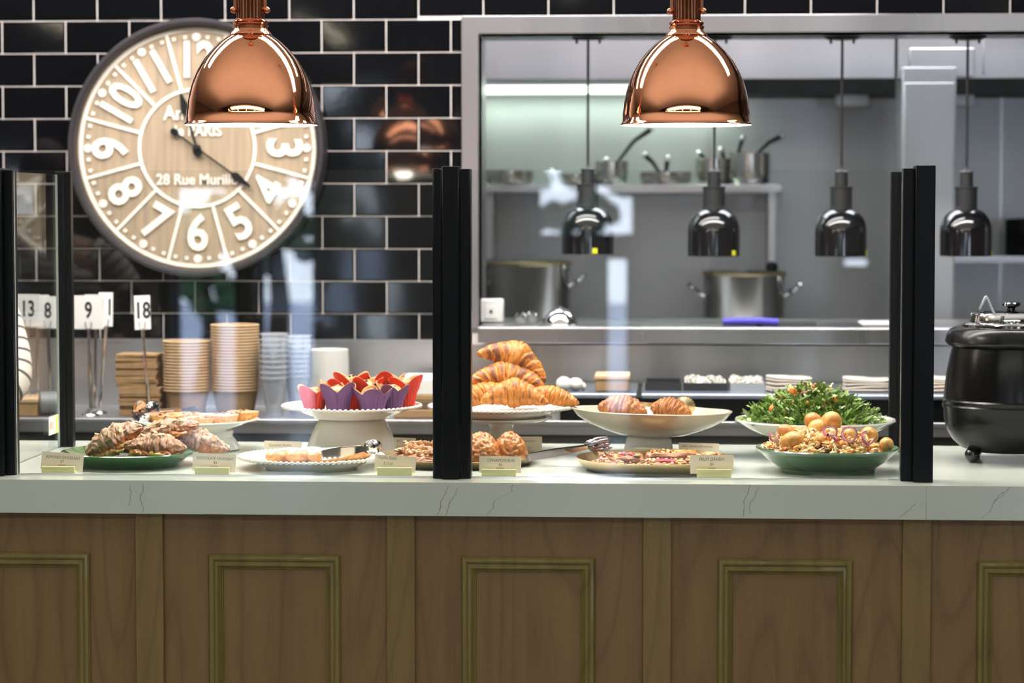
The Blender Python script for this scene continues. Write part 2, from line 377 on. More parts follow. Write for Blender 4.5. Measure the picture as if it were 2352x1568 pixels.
for r in range(-10, 13):
    zt = z0 - r*th; zb = zt - th
    if zb > 2.9: continue
    off = 0 if r % 2 == 0 else tw/2
    for k in range(-14, 30):
        ax = x0t + off + k*tw + g/2; bx = ax + tw - g; az = zb + g/2; bz = min(zt - g/2, 2.9)
        if bx < XT0 or ax > XT1: continue
        if bz <= ZB: continue
        az = max(az, ZB); bx = min(bx, XT1)
        if az < zo and bx > xo:                      # cut round the steel trim
            if bz > zo + .004: az = zo + .001
            elif ax < xo - .01: bx = xo - .001
            else: continue
        if bz - az < .012 or bx - ax < .012: continue
        tile(b, ax, bx, az, bz, rnd)
struct(b.build('wall_back', [m_grout, m_tile], smooth=20))
# mitred stainless trim and lining of the pass
b = MB(); yf = YW - .012; XE = 3.4
b.add([(xo, yf, zo), (XE, yf, zo), (XE, yf, zi), (xi, yf, zi), (xo, YW, zo), (XE, YW, zo), (XE, YW + .30, zi), (xi, YW + .30, zi), (xi, yf, ZL), (xo, yf, ZL), (xi, YW + .3, ZL), (xo, YW, ZL)],
      [(0, 3, 2, 1), (0, 1, 5, 4), (3, 7, 6, 2), (0, 9, 8, 3), (3, 8, 10, 7), (0, 4, 11, 9)])
b.build('pass_frame', m_trim, smooth=0, bevel=.002)
struct(COL.objects['pass_frame']); COL.objects['pass_frame'].name = 'trim_1'
# steel splashback under the tiles and under the pass
b = MB(); b.box(XT0, xo - .002, YW - .014, YW - .001, .95, ZB); b.box(XT0, xo - .002, YW - .022, YW - .001, ZB - .002, ZB + .004)
tag(b.build('splashback', m_steel), 'brushed steel splashback behind the paper cups, below the black tiles', 'splashback')
b = MB(); b.box(xo, 3.0, YW - .016, YW - .001, .95, ZL - .05)
for px in (1462, 1850, 2012): x = P(px, 850, YW).x; b.box(x, x + .004, YW - .019, YW - .015, .95, ZL - .05)
tag(b.build('wall_cladding', m_clad), 'seamed steel cladding panels under the pass ledge behind the salad', 'wall cladding')
# pass ledge
b = MB(); xl = P(1098, 770, 7.25).x; zt = P(1500, 754, 7.25).z; zb = P(1500, 789, 7.25).z
b.poly([(0, 0)], 0, 0) if False else None
prof = [(7.25, zb), (7.25, zt), (7.256, zt + .004), (7.85, zt + .004), (7.85, zt - .03), (7.28, zt - .03), (7.28, zb)]
n = len(prof); b.add([(xl, y, z) for y, z in prof] + [(3.0, y, z) for y, z in prof], [tuple(range(n)), tuple(range(2*n - 1, n - 1, -1))] + [(i, i + n, (i + 1) % n + n, (i + 1) % n) for i in range(n)])
ZLT = zt + .004
tag(b.build('pass_shelf', m_trim, bevel=.002), 'long stainless pass shelf with deep front lip below the heat lamps', 'shelf')
# back bench
YBN = 6.90; ZBN = P(1500, 968, YBN).z
b = MB(); b.box(XT0, 2.8, YBN, YW - .017, ZBN - .04, ZBN); b.box(XT0, 2.8, YBN - .004, YBN, ZBN - .012, ZBN + .001)
t = thing('back_bench', 'stainless steel back bench along the tiled wall behind the counter', 'bench', (0, 0, 0))
b.build('bench_top', m_steel, t, bevel=.002)
b = MB(); b.box(XT0 + .02, 2.7, YBN + .03, YW - .02, .05, ZBN - .04)
b.build('cabinet_body', mat('grey_steel_front', (.16, .17, .17), .4, .6, var=(3, .2), stretch=(1, 1, .1)), t)
b = MB()
x = XT0 + .04
while x < 2.6: b.box(x, x + .59, YBN + .012, YBN + .03, .1, ZBN - .07); x += .6
b.build('cabinet_doors', m_steel, t, bevel=.002)

# ---- kitchen
YK = 9.40
struct(MB().box(-2.2, 3.6, YK, YK + .1, 0, 2.9).build('wall_kitchen', m_steelh))
struct(MB().box(P(1050, 300, 8.6).x - .30, P(1050, 300, 8.6).x - .20, YW + .13, YK, 0, 2.9).build('wall_kitchen_left', m_steelh))
struct(MB().box(3.4, 3.5, YW + .13, YK, 0, 2.9).build('wall_kitchen_right', m_steelh))
b = MB()
for px in (1625, 2300):
    x = P(px, 300, YK).x; b.box(x - .006, x + .006, YK - .006, YK - .0005, .9, 2.5)
struct(b.build('trim_2', m_steel))
# hood
yh = 8.35; zb = P(1700, 181, yh).z
b = MB(); x0 = P(1000, 150, yh).x
b.box(x0, P(2056, 100, yh).x, yh, yh + .04, zb, 2.88); b.box(P(2062, 100, yh).x, 3.3, yh, yh + .04, zb, 2.88); b.box(x0, 3.3, yh + .045, yh + .6, 2.84, 2.88)
t = thing('extractor_hood', 'stainless extractor hood across the kitchen above the pass', 'extractor hood', (0, 0, 0))
b.build('hood_panel', m_steel, t, bevel=.002)
b = MB(); x = P(2088, 100, yh).x; x2 = P(2236, 100, yh).x; b.box(x, x2, yh - .03, yh - .001, P(2100, 178, yh).z, P(2100, 112, yh).z)
b.build('hood_access_box', m_steel, t, bevel=.003)
b = MB(); b.box(P(2257, 100, yh).x, P(2261, 100, yh).x, yh - .012, yh - .001, P(2260, 172, yh).z, P(2260, 78, yh).z)
b.build('hood_seam', m_chrome, t)
b = MB(); b.box(P(1660, 200, 9.0).x, 3.3, 9.0, YK - .002, 1.995, 2.6); b.box(x0, P(1655, 200, 9.0).x, 9.2, YK - .002, 2.075, 2.6)
b.build('hood_shade_box', mat('hood_shade_dark', (.05, .055, .055), .6, .3, var=(9, .2)), t)  # dark box added where the hood underside lies in shadow
# fluorescent batten on the rear wall
m_tube = mat('fluorescent_tube', (.9, 1, .92), .5, emis=((.85, 1.0, .85), 3))
yl = 9.17; p0 = P(1075, 205, yl); p1 = P(1640, 205, yl)
t = thing('fluorescent_batten', 'glowing fluorescent batten light under the hood on the kitchen wall', 'light', ((p0.x + p1.x)/2, yl, p0.z)); hw = (p1.x - p0.x)/2
MB().box(-hw, hw, .022, .13, -.022, .035).build('batten_body', m_steel, t)
MB().tube([(-hw + .02, 0, -.002), (hw - .02, 0, -.002)], .015, 12).build('tube', m_tube, t)
area('fluorescent_glow', ((p0.x + p1.x)/2, yl, p0.z - .04), 1.1, .05, 3.0, (.82, 1, .80), (R(12), 0, 0))
# kitchen column
b = MB(); yc = 8.3; b.box(P(2072, 300, yc).x, P(2196, 300, yc).x, yc, yc + .25, 0, 2.05)
b.box(P(2076, 300, yc).x, P(2192, 300, yc).x, yc - .006, yc - .0005, .9, P(2100, 190, yc).z)
tag(b.build('steel_column', m_steelh, bevel=.003), 'square stainless column between the two kitchen bays', 'column')
# small fittings under hood
for px, lab in ((1957, 'pale box fitting under the extractor hood, left of the column'), (2208, 'pale box fitting under the hood just right of the column')):
    p = P(px, 230, 9.1); t = thing('ceiling_fitting', lab, 'fitting', tuple(p), group='box fittings under the hood')
    w = .062 if px < 2000 else .045
    MB().box(-w, w, -.04, .04, -.022, .022).build('housing', m_steelh, t, bevel=.004)
    MB().box(-w*1.6, w*1.4, -.02, .02, .022, .034).build('mounting_rail', m_black, t)
    MB().tube([(-w*.3, 0, .034), (-w*.3, 0, .09)], .008).build('stem', m_steel, t)
# cooking bench behind the pass
b = MB(); b.box(-.6, 3.2, 8.55, 9.35, .9, .93); b.box(-.58, 3.18, 8.58, 9.35, .05, .9)
tag(b.build('cooking_bench', m_steel, bevel=.002), 'low stainless cooking bench against the kitchen wall under the stock pots', 'bench')
# wall shelves
ys = 9.0; p0 = P(1092, 432, ys); p1 = P(1797, 432, ys)
t = thing('kitchen_shelf', 'steel wall shelf carrying saucepans on the kitchen wall', 'shelf', (0, 0, 0))
ZS = P(1400, 424, ys).z
MB().box(p0.x, p1.x, ys, YK - .001, ZS - .03, ZS).build('shelf_board', m_white if False else m_steel, t, bevel=.003)
x = P(1776, 500, ys).x
MB().box(x - .012, x + .012, ys + .10, YK - .001, ZS - .30, ZS - .03).build('bracket', m_steel, t)
MB().ball((x, ys + .10, ZS - .31), .024).build('bracket_knob', m_black, t)
x = P(1120, 500, ys).x
MB().box(x - .012, x + .012, ys + .10, YK - .001, ZS - .28, ZS - .03).build('bracket', m_steel, t)
p0 = P(2197, 596, ys)
t = thing('kitchen_shelf', 'steel wall shelf to the right of the column above the soup kettle', 'shelf', (0, 0, 0))
MB().box(p0.x - .1, 2.6, ys, YK - .001, p0.z - .012, p0.z + .012).build('shelf_board', m_steel, t, bevel=.003)
p = P(2345, 545, 9.15)
tag(MB().lathe([(.0, 0), (.055, 0), (.06, .01), (.06, .13), (.055, .135), (0, .14)], 24).build('dark_canister', m_black, loc=(p.x, p.y, p0.z + .013)), 'dark canister on the right hand kitchen shelf', 'canister')

# ---- front room ceiling lights (the copper shades mirror them)
m_strip = mat('strip_light_diffuser', (1, .95, .85), .5, emis=((1, .90, .66), 14))
for k, (x, ya, yb2) in enumerate([(-4.6, -4.5, -3.0), (-4.6, -1.8, -.4), (-2.6, -5, -3.4), (-2.6, -2.4, -.9), (-.8, -5, -3.4), (-.8, -2.2, -.9),
                                  (1.0, -5, -3.4), (1.0, -2.2, -.9), (2.8, -5, -3.4), (2.8, -1.8, -.2)]):
    t = thing('strip_light', 'slim glowing strip light on the dark dining room ceiling', 'light', (x, (ya + yb2)/2, 3.4), group='strip lights over the dining room')
    h = (yb2 - ya)/2
    MB().box(-.04, .04, -h, h, -.04, -.0005).build('housing', m_black, t)
    MB().box(-.03, .03, -h + .02, h - .02, -.055, -.0405).build('diffuser', m_strip, t)

# ================================================================ COUNTER
YF = 5.45                      # front edge of the worktop
x0c, x1c = -3.2, 2.6
ZU = P(1176, 1186, YF).z       # underside of the worktop apron
b = MB(); b.box(x0c, x1c, YF, 6.38, ZC - .03, ZC); b.box(x0c, x1c, YF, YF + .03, ZU, ZC - .03)
veins = [[(1030, 1115), (1024, 1130), (1013, 1150), (1011, 1172), (1002, 1183)], [(1052, 1118), (1047, 1135), (1033, 1152), (1030, 1165), (1024, 1183)],
         [(1178, 1112), (1174, 1130), (1152, 1140), (1136, 1150), (1133, 1165), (1116, 1184)], [(327, 1110), (329, 1125), (323, 1140), (327, 1158), (329, 1170), (325, 1179)],
         [(299, 1115), (300, 1135), (296, 1160)], [(1724, 1112), (1716, 1135), (1709, 1150), (1707, 1186)], [(1742, 1118), (1734, 1140), (1722, 1158), (1722, 1178)],
         [(2125, 1159), (2100, 1157), (2086, 1173), (2063, 1190)], [(2320, 1118), (2300, 1140), (2282, 1153), (2276, 1172), (2254, 1190)], [(2305, 1128), (2290, 1142), (2281, 1158)]]
for vn in veins:
    pts = []; rr = random.Random(vn[0][0])
    for i in range(len(vn) - 1):
        for k in range(5):
            u = k/5; pts.append((vn[i][0]*(1-u) + vn[i+1][0]*u + rr.uniform(-1.6, 1.6), vn[i][1]*(1-u) + vn[i+1][1]*u))
    pts.append(vn[-1])
    for (a, c) in zip(pts, pts[1:]):
        A = P(a[0], a[1], YF - .0004); B = P(c[0], c[1], YF - .0004); w = rr.uniform(.0005, .0011)
        b.add([(A.x - w, A.y, A.z), (A.x + w, A.y, A.z), (B.x + w, B.y, B.z), (B.x - w, B.y, B.z)], [(0, 3, 2, 1)], 1)
for (a, c) in [((2128, 1115), (2128, 1192))]:
    A = P(a[0], a[1], YF - .0003); b.add([(A.x - .0004, A.y, ZC - .002), (A.x + .0004, A.y, ZC - .002), (A.x + .0004, A.y, ZU), (A.x - .0004, A.y, ZU)], [(0, 3, 2, 1)], 1)
for (a, c) in [((1240, 1068), (1340, 1073)), ((640, 1060), (700, 1064))]:
    A = onz(a[0], a[1], ZC + .0003); B = onz(c[0], c[1], ZC + .0003); b.add([tuple(A), (A.x, A.y + .004, A.z), (B.x, B.y + .004, B.z), tuple(B)], [(0, 3, 2, 1)], 1)
tag(b.build('worktop', [m_quartz, m_vein], smooth=0), 'long pale quartz worktop with grey veins and a thick front edge', 'worktop')
ctr = thing('counter_base', 'timber panelled counter front with moulded frames and vertical battens', 'counter', (0, 0, 0))
YP = 5.49
bats = [(-272, -208), (312, 375), (888, 953), (1477, 1541), (2072, 2138), (2680, 2746)]
frames = [(-90, 208, 1268), (480, 783, 1273), (1060, 1367, 1279), (1648, 1958, 1284), (2243, 2560, 1289)]
MB().box(x0c, x1c, YP + .022, 6.30, .0, ZC - .031).build('carcass', m_panel, ctr)
for k, (q0, q1) in enumerate(bats):
    a = P(q0, 1400, YP - .014).x; c = P(q1, 1400, YP - .014).x
    b = MB(); b.box(a, c, YP - .014, YP + .02, .02, ZU - .001)
    ob = b.build('batten', m_batten, ctr, bevel=.0015)
    for dx in (.25, .75):
        b = MB(); b.X = T(a + (c - a)*dx, YP - .0141, ZU - .022) @ rotm('X', pi/2); b.lathe([(.0001, .0004), (.0014, .0004)], 8)
        b.build('nail_head', m_vein, ob)
for k, (q0, q1, qt) in enumerate(frames):
    a = P(bats[k][1], 1400, YP).x; c = P(bats[k+1][0], 1400, YP).x
    pn = MB().box(a - .01, c + .01, YP, YP + .02, .02, ZU + .01).build('panel', m_panel, ctr)
    pn.location.z = 0
    # moulding: a profile swept round a mitred rectangle
    xa = P(q0, 1400, YP).x; xb = P(q1, 1400, YP).x; zt = P((q0 + q1)/2 if k else 100, qt, YP).z; zb = .14
    prof = [(0, 0), (0, -.006), (.004, -.012), (.009, -.0135), (.013, -.012), (.016, -.008), (.022, -.009), (.025, -.012), (.028, -.008), (.0305, -.0065), (.032, -.004), (.0335, -.004), (.035, 0)]
    corners = [(xa, zb, 1, 1), (xa, zt, 1, -1), (xb, zt, -1, -1), (xb, zb, -1, 1)]; b = MB(); n = len(prof)
    vs = [(x + sx*d, YP + y, z + sz*d) for x, z, sx, sz in corners for d, y in prof]
    fs = [(i*n + j, i*n + j + 1, ((i + 1) % 4)*n + j + 1, ((i + 1) % 4)*n + j) for i in range(4) for j in range(n - 1)]
    b.add(vs, fs); b.build('moulding', m_mould, pn, smooth=25)
# ---- sneeze guard
def prism_z(b, cx, cy, pts, z0, z1): b.polyz([(cx + x, cy + y) for x, y in pts], z0, z1)
mx = P(1039, 900, YG).x; zt = P(1039, 388, YG).z; ztc = P(1036, 382, YG - .03).z
b = MB()
b.polyz([(mx + x, YG + y) for x, y in [(-.044, -.018), (-.040, -.022), (-.024, -.022), (-.021, -.026), (-.021, .0), (-.021, .03), (-.044, .03)]], ZC + .0004, zt)
b.polyz([(mx + x, YG + y) for x, y in [(.044, -.018), (.040, -.022), (.022, -.022), (.019, -.026), (.019, 0), (.019, .03), (.044, .03)][::-1]], ZC + .0004, zt)
b.polyz([(mx + x, YG + y) for x, y in [(-.019, -.038), (.017, -.038), (.019, -.034), (.019, .03), (-.021, .03), (-.021, -.034)]], ZC + .0004, ztc)
tag(b.build('guard_post', m_black, bevel=.001), 'thick black ribbed guard post standing in the middle of the counter', 'post')
rx = P(2104, 900, YG).x; b = MB(); zr = P(2104, 380, YG - .03).z
b.box(rx - .034, rx - .008, YG - .012, YG + .03, ZC + .0004, zr - .006); b.box(rx - .008, rx + .036, YG - .035, YG + .035, ZC + .0004, zr)
tag(b.build('guard_post', m_black, bevel=.001), 'black guard post at the right, between the potato bowl and the kettle', 'post')
lx = P(4, 900, YG).x; b = MB(); b.box(lx - .085, lx - .06, YG - .012, YG + .03, ZC + .0004, P(10, 390, YG - .02).z); zl = P(10, 390, YG - .02).z
b.box(lx - .06, lx + .012, YG - .035, YG + .035, ZC + .0004, zl + .004); b.box(lx + .012, lx + .033, YG - .012, YG + .03, ZC + .0004, zl)
tag(b.build('guard_post', m_black, bevel=.001), 'black guard post at the left edge of the counter front', 'post')
YR = 6.20
def rear_post(q0, q1, lab):
    a = P(q0, 800, YR).x; c = P(q1, 800, YR).x; z = P(q0, 394, YR).z
    b = MB(); w = c - a
    b.box(a, a + w*.55, YR, YR + .03, ZC + .0004, z); b.box(a + w*.6, c, YR + .004, YR + .03, ZC + .0004, z); b.box(a + w*.5, a + w*.65, YR + .006, YR + .03, ZC + .0004, z)
    tag(b.build('guard_post', m_black, bevel=.001), lab, 'post'); return (a + c)/2
lr = rear_post(130, 165, 'inner black guard post at the back of the counter, left side'); rr_ = rear_post(2044, 2074, 'inner black guard post just left of the right front post')
zg = P(700, 391, YG).z
def pane(x0, x1, y0, y1, z1, lab):
    b = MB(); z0 = ZC + .003
    v = [(x0, y0, z0), (x1, y0, z0), (x1, y1, z0), (x0, y1, z0), (x0, y0, z1), (x1, y0, z1), (x1, y1, z1), (x0, y1, z1)]
    long_x = (x1 - x0) > (y1 - y0)
    fs = [(0, 3, 2, 1), (4, 5, 6, 7), (0, 1, 5, 4), (2, 3, 7, 6), (0, 4, 7, 3), (1, 2, 6, 5)]
    for i, f in enumerate(fs):
        big = (i in (2, 3)) if long_x else (i in (4, 5))
        b.f.append(f); b.m.append(0 if big else 1)
    b.v = v; b.c = [(1, 1, 1)]*8
    tag(b.build('glass_screen', [m_glass, m_glassedge], smooth=0), lab, 'glass pane', 'glass panes of the sneeze guard')
pane(lx + .034, mx - .045, YG, YG + .006, zg, 'front glass pane left of the centre post, before the muffins'); pane(mx + .045, rx - .035, YG, YG + .006, zg, 'front glass pane right of the centre post, before the salads')
xp_l = P(131, 800, YR).x; pane(xp_l, xp_l + .006, YG + .036, YR - .002, zg, 'side glass pane running back from the left edge post'); xp_r = P(2070, 800, YR).x; pane(xp_r, xp_r + .006, YG + .036, YR - .002, zg, 'side glass pane running back from the right post')
b = MB()
for a, c in ((lx + .034, mx - .045), (mx + .045, rx - .035)):
    b = MB(); b.box(a, c, YG - .004, YG - .0005, ZC + .0002, ZC + .003); b.box(a, c, YG + .0065, YG + .010, ZC + .0002, ZC + .003); b.box(a, c, YG - .0005, YG + .0065, ZC + .0002, ZC + .0012)
    tag(b.build('glass_channel', m_chrome), 'thin metal floor channel under the front glass pane, %s half' % ('left' if a < mx - .1 else 'right'), 'channel')
# ================================================================ WALL CLOCK
YC = YW - .075
cc = P(452, 340, YC); s = mpp(452, YC)
RC = 292*s
clk = thing('wall_clock', 'large round clock with whitewashed numerals on a wooden dial against black tiles', 'clock', (cc.x, YC, cc.z))
m_rim = mat('dark_metal_clock_rim', (.035, .03, .035), .45, .3, var=(9, .2))
m_dial = mat('weathered_wood_dial', (.38, .29, .195), .6, col2=(.27, .21, .15), var=(6, 1), stretch=(9, 1, .5), bump=(40, .2, .001))
m_lime = mat('whitewash_paint', (.82, .76, .68), .6, var=(30, .08))
def ring(b, r0, r1, y0, y1, seg=96, mi=0):
    vs = []
    for k in range(seg):
        a = 2*pi*k/seg
        for r, y in ((r0, y0), (r1, y0), (r1, y1), (r0, y1)): vs.append((r*sin(a), y, r*cos(a)))
    fs = [(k*4 + i, ((k + 1) % seg)*4 + i, ((k + 1) % seg)*4 + (i + 1) % 4, k*4 + (i + 1) % 4) for k in range(seg) for i in range(4)]
    b.add(vs, fs, mi)
b = MB(); ring(b, RC - .014, RC, -.03, .070); ring(b, RC - .02, RC - .010, -.026, .02); b.build('rim', m_rim, clk, smooth=30, bevel=.002)
b = MB()
b.add([(0, .008, 0)] + [(RC*.965*sin(2*pi*k/96), .008, RC*.965*cos(2*pi*k/96)) for k in range(96)], [(0, k + 1, (k + 1) % 96 + 1) for k in range(96)])
b.add([(0, .03, 0)] + [(RC*.965*sin(2*pi*k/96), .03, RC*.965*cos(2*pi*k/96)) for k in range(96)], [(0, (k + 1) % 96 + 1, k + 1) for k in range(96)])
dial = b.build('dial', m_dial, clk, smooth=0)
b = MB(); ring(b, 263*s, 272*s, .004, .008); ring(b, 129*s, 136*s, .004, .008); ring(b, 284*s, 290*s, -.002, .008)
for k in range(12):
    a = (k + .5)*pi/6; b.X = rotm('Y', a); b.box(-3.5*s, 3.5*s, .004, .0078, 136*s, 263*s)
    a = k*pi/6; b.X = rotm('Y', a)
    b.X = b.X @ T(0, .004, 251*s) @ rotm('X', pi/2); b.lathe([(.0001, 0), (9.5*s, 0), (9.5*s, -.004)], 20); 
    for da in (-.205, -.103, .103, .205):
        b.X = rotm('Y', a + da); b.box(-4*s, 4*s, .004, .0078, 247*s, 255*s)
b.X = Matrix.Identity(4)
b.text('Antiquité', 44*s, T(0, .004, 78*s), bold=.022, sx=.92); b.text('de PARIS', 33*s, T(-2*s, .004, 38*s), bold=.022, sx=.95)
b.text('28 Rue Murillo', 34*s, T(0, .004, -72*s), bold=.022, sx=.92)
b.build('dial_markings', m_lime, clk, smooth=0)
for n in range(1, 13):
    a = n*pi/6; flip = 4 <= n <= 8
    b = MB(); X = rotm('Y', a) @ T(0, .003, 196*s) @ (rotm('Y', pi) if flip else Matrix.Identity(4))
    b.text(str(n), 112*s, X, bold=.026, sx=.78 if n > 9 else .9, ext=.001)
    b.build('numeral', m_lime, clk, smooth=0)
def hand(b, ang, l, tail, w):
    b.X = rotm('Y', ang)
    b.box(-w/2, w/2, -.004, -.001, -tail + 6*s, l - 12*s)
    b.poly([(-2*w, l - 34*s), (-2.3*w, l - 42*s), (0, l - 56*s), (2.3*w, l - 42*s), (2*w, l - 34*s), (.5*w, l), (-.5*w, l)][::-1], -.006, -.001)
    b.poly([(2.1*w*cos(t), -tail + 2.6*w*sin(t)) for t in [k*pi/6 for k in range(12)]], -.006, -.001)
m_hand = mat('black_clock_hand', (.012, .012, .014), .4, .4, var=(9, .2))
b = MB(); hand(b, atan2(120, -86), 150*s, 62*s, 4*s); b.build('minute_hand', m_hand, clk)
b = MB(); hand(b, -.28, 128*s, 8*s, 5*s); b.build('hour_hand', m_hand, clk)
b = MB(); b.X = T(0, -.001, 0) @ rotm('X', pi/2); b.lathe([(.0001, .012), (6*s, .011), (9*s, .004), (9*s, -.004)], 24); b.build('hub', m_hand, clk)

# ================================================================ COPPER PENDANTS
m_refl = mat('white_reflector', (.95, .95, .92), .6, var=(9, .02))
m_bulb = mat('pendant_bulb', (1, 1, 1), .5, emis=((1, .93, .82), 28))
def pendant(px, lab):
    Y = 5.62; s = mpp(px, Y); c = P(px, 286, Y)
    t = thing('pendant_lamp', lab, 'pendant lamp', tuple(c), group='copper pendant lamps over the counter')
    pr = [(150.5, -1.5), (151.5, 1), (149, 4), (147, 6), (146, 25), (143, 50), (138, 75), (131, 98), (121, 121), (107, 145), (90, 166), (72, 184), (56, 196), (46, 202)]
    b = MB(); b.lathe([(r*s, z*s) for r, z in pr], 96, 0); b.lathe([(r*s - .0014 if i else r*s, z*s - (.001 if i > 9 else 0)) for i, (r, z) in enumerate(pr)] + [(.001, 200*s)], 96, 1)
    b.build('lamp_shade', [m_copper, m_refl], t, smooth=60)
    b = MB(); b.lathe([(r*s, z*s) for r, z in [(46, 200), (48, 203), (46, 207), (42, 210), (38, 216), (40, 220), (41, 223), (36, 226), (40, 229), (40, 232), (33, 237), (33, 238)]], 64)
    b.build('neck_collar', m_copper2, t, smooth=50)
    b = MB()
    seg = 60; vs = []
    for z in (237, 310):
        for k in range(seg): r = (32.5 if k % 3 else 29.5)*s; vs.append((r*cos(2*pi*k/seg), r*sin(2*pi*k/seg), z*s))
    b.add(vs, [(k, (k + 1) % seg, seg + (k + 1) % seg, seg + k) for k in range(seg)])
    b.lathe([(r*s, z*s) for r, z in [(33, 308), (38, 311), (38, 318), (26, 326), (12, 334), (5, 336), (5, 345)]], 40)
    b.build('ribbed_neck', m_copper2, t, smooth=50)
    for sg_ in (-1, 1):
        b = MB(); b.X = rotm('Y', 0); b.box(sg_*33*s - 5*s, sg_*33*s + 5*s, -7*s, 3*s, 262*s, 310*s)
        b.X = T(sg_*38*s, -3*s, 258*s) @ rotm('X', pi/2); b.lathe([(.0001, 9*s), (5*s, 9*s), (7*s, 7*s), (7*s, -7*s), (.0001, -7*s)], 16)
        b.build('thumb_screw', m_copper2, t, smooth=50)
    zc = 2.9 - c.z
    MB().tube([(0, 0, 344*s), (0, 0, zc - .001)], .004, 8).build('cord', m_black, t)
    b = MB(); b.lathe([(.0001, zc - .03), (.05, zc - .03), (.06, zc - .02), (.06, zc - .001)], 32); b.build('ceiling_rose', m_copper2, t)
    MB().ball((0, 0, 75*s), .032, nu=14, nv=20).build('bulb', m_bulb, t)
    l = bpy.data.lights.new('pendant_light', 'POINT'); l.energy = 3.6; l.color = (1, .9, .76); l.shadow_soft_size = .04
    o = bpy.data.objects.new('pendant_light', l); COL.objects.link(o); o.parent = t; o.location = (0, 0, 18*s)
pendant(577, 'polished copper dome pendant hanging in front of the clock')
pendant(1576, 'polished copper dome pendant hanging in front of the steel kitchen pass')

# ================================================================ HEAT LAMPS
m_yel = mat('yellow_sticker', (.80, .78, .02), .6, var=(20, .05))
m_grey = mat('charcoal_plastic', (.014, .015, .017), .5, var=(20, .1))
for px, yb, st, lab in ((1350, 583, 18, 'leftmost black heat lamp over the pass, left of the second copper pendant'), (1639.5, 588, 45, 'black heat lamp hanging directly under the second copper pendant'),
                    (1931, 588, 58, 'black heat lamp just left of the right hand guard post'), (2218, 588, 58, 'black heat lamp right of the guard post, above the soup kettle')):
    Y = 7.60; s = mpp(px, Y); c = P(px, yb, Y)
    t = thing('heat_lamp', lab, 'heat lamp', tuple(c), group='black heat lamps over the pass')
    b = MB(); pr = [(60, 0), (60, 55), (59, 68), (55, 82), (47, 95), (37, 104), (26, 108)]
    b.lathe([(r*s, z*s) for r, z in pr], 64, 0); b.lathe([(r*s - .0015, z*s - (.0015 if i > 3 else 0)) for i, (r, z) in enumerate(pr)] + [(.001, 105*s)], 64, 1)
    b.build('lamp_shade', [m_blackgloss, m_refl], t, smooth=60)
    b = MB(); b.lathe([(r*s, z*s) for r, z in [(26, 107), (26, 112), (25, 113), (25, 156), (27, 157), (27, 160), (15.5, 161), (15, 192), (17, 194), (15, 196), (5, 199), (3, 206)]], 32)
    b.build('collar', m_grey, t, smooth=40)
    zt = P(px, 84, Y).z - c.z
    MB().tube([(0, 0, 200*s), (0, 0, zt)], .0042, 8).build('cord', m_grey, t)
    b = MB(); b.lathe([(.0001, zt - 7*s), (34*s, zt - 7*s), (44*s, zt - 1*s), (44*s, zt + 6*s), (.0001, zt + 6*s)], 40)
    for sx in (-26, 26): b.lathe([(.0001, zt - 16*s), (3*s, zt - 16*s), (3*s, zt - 7*s)], 10, None, sx*s)
    b.build('canopy', m_black, t, smooth=40)
    a = math.asin(min(st/60.6, .97)); w = 6*s; b = MB(); b.grid(lambda u, v: (60.4*s*sin(a - .1 + .2*u), -60.4*s*cos(a - .1 + .2*u), (2 + 12*v)*s), 5, 2)
    b.build('sticker', m_yel, t)
    zc = zi - c.z
    MB().box(-40*s, 40*s, -.03, .03, zt + 6*s, zt + 6*s + .02).build('mounting_plate', m_black, t)
b = MB(); yy = P(1500, 78, 7.6).z + .012
xs0 = P(1105, 76, 7.6).x
b.box(xi + .002, 3.3, 7.54, 7.66, P(1500, 76, 7.6).z + .006, P(1500, 76, 7.6).z + .03)
tag(b.build('lamp_rail', m_steelh), 'steel rail under the pass head carrying the heat lamps', 'rail')

# ================================================================ POTS AND PANS IN THE KITCHEN
def handle_bar(b, p0, p1, p2, r=.011): b.tube([p0, p1, p2], [r*.8, r, r*1.15], 8)
def saucepan(px, top, w, lab, hs, kind='saucepan', col=None, y=9.12):
    top -= 4
    s = mpp(px, y); c = P(px, 424, y); h = (424 - top)*s; r = w*s/2
    t = thing(kind, lab, 'pan', (c.x, y, ZS), group='saucepans on the kitchen shelf')
    b = MB(); b.lathe([(.001, .001), (r*.86, .001), (r*.96, h*.12), (r, h*.4), (r, h), (r + .004, h + .002), (r - .003, h), (r - .004, h*.4), (.001, .008)], 40)
    b.build('pan_body', m_pot, t, smooth=45)
    for (dx, z0, ex, ez) in hs:
        b = MB(); b.tube([(dx*s, -r*.3, z0*s), ((dx*.5 + ex*.5)*s, -r*.3 - .01, (z0*.35 + ez*.65)*s), (ex*s, -r*.3 - .02, ez*s)], [.006, .008, .011], 8)
        h_ = b.build('handle', m_grey, t); MB().ball((ex*s, -r*.3 - .02, ez*s), .012, nu=7, nv=9).build('handle_tip', m_chrome, h_)
saucepan(1172, 396, 110, 'shallow steel pan at the left end of the kitchen shelf', [], 'saute_pan')
saucepan(1320, 404, 110, 'wide low steel pan behind the first heat lamp cord', [(-50, 18, -52, 30)], 'saute_pan')
saucepan(1405, 375, 76, 'steel saucepan whose long handle rises up to the right behind the copper pendant', [(10, 48, 92, 128), (-18, 44, -12, 56)])
saucepan(1528, 400, 118, 'steel saucepan with two short dark handles rising from it', [(-10, 22, -48, 68), (0, 10, 6, 60)])
saucepan(1640, 368, 86, 'steel saucepan behind the second heat lamp cord', [(-16, 52, -36, 72), (24, 52, 14, 80)], y=9.2)
saucepan(1722, 356, 92, 'tallest saucepan at the right end of the kitchen shelf with two raised handles', [(-28, 68, -16, 106), (12, 68, 72, 112)])
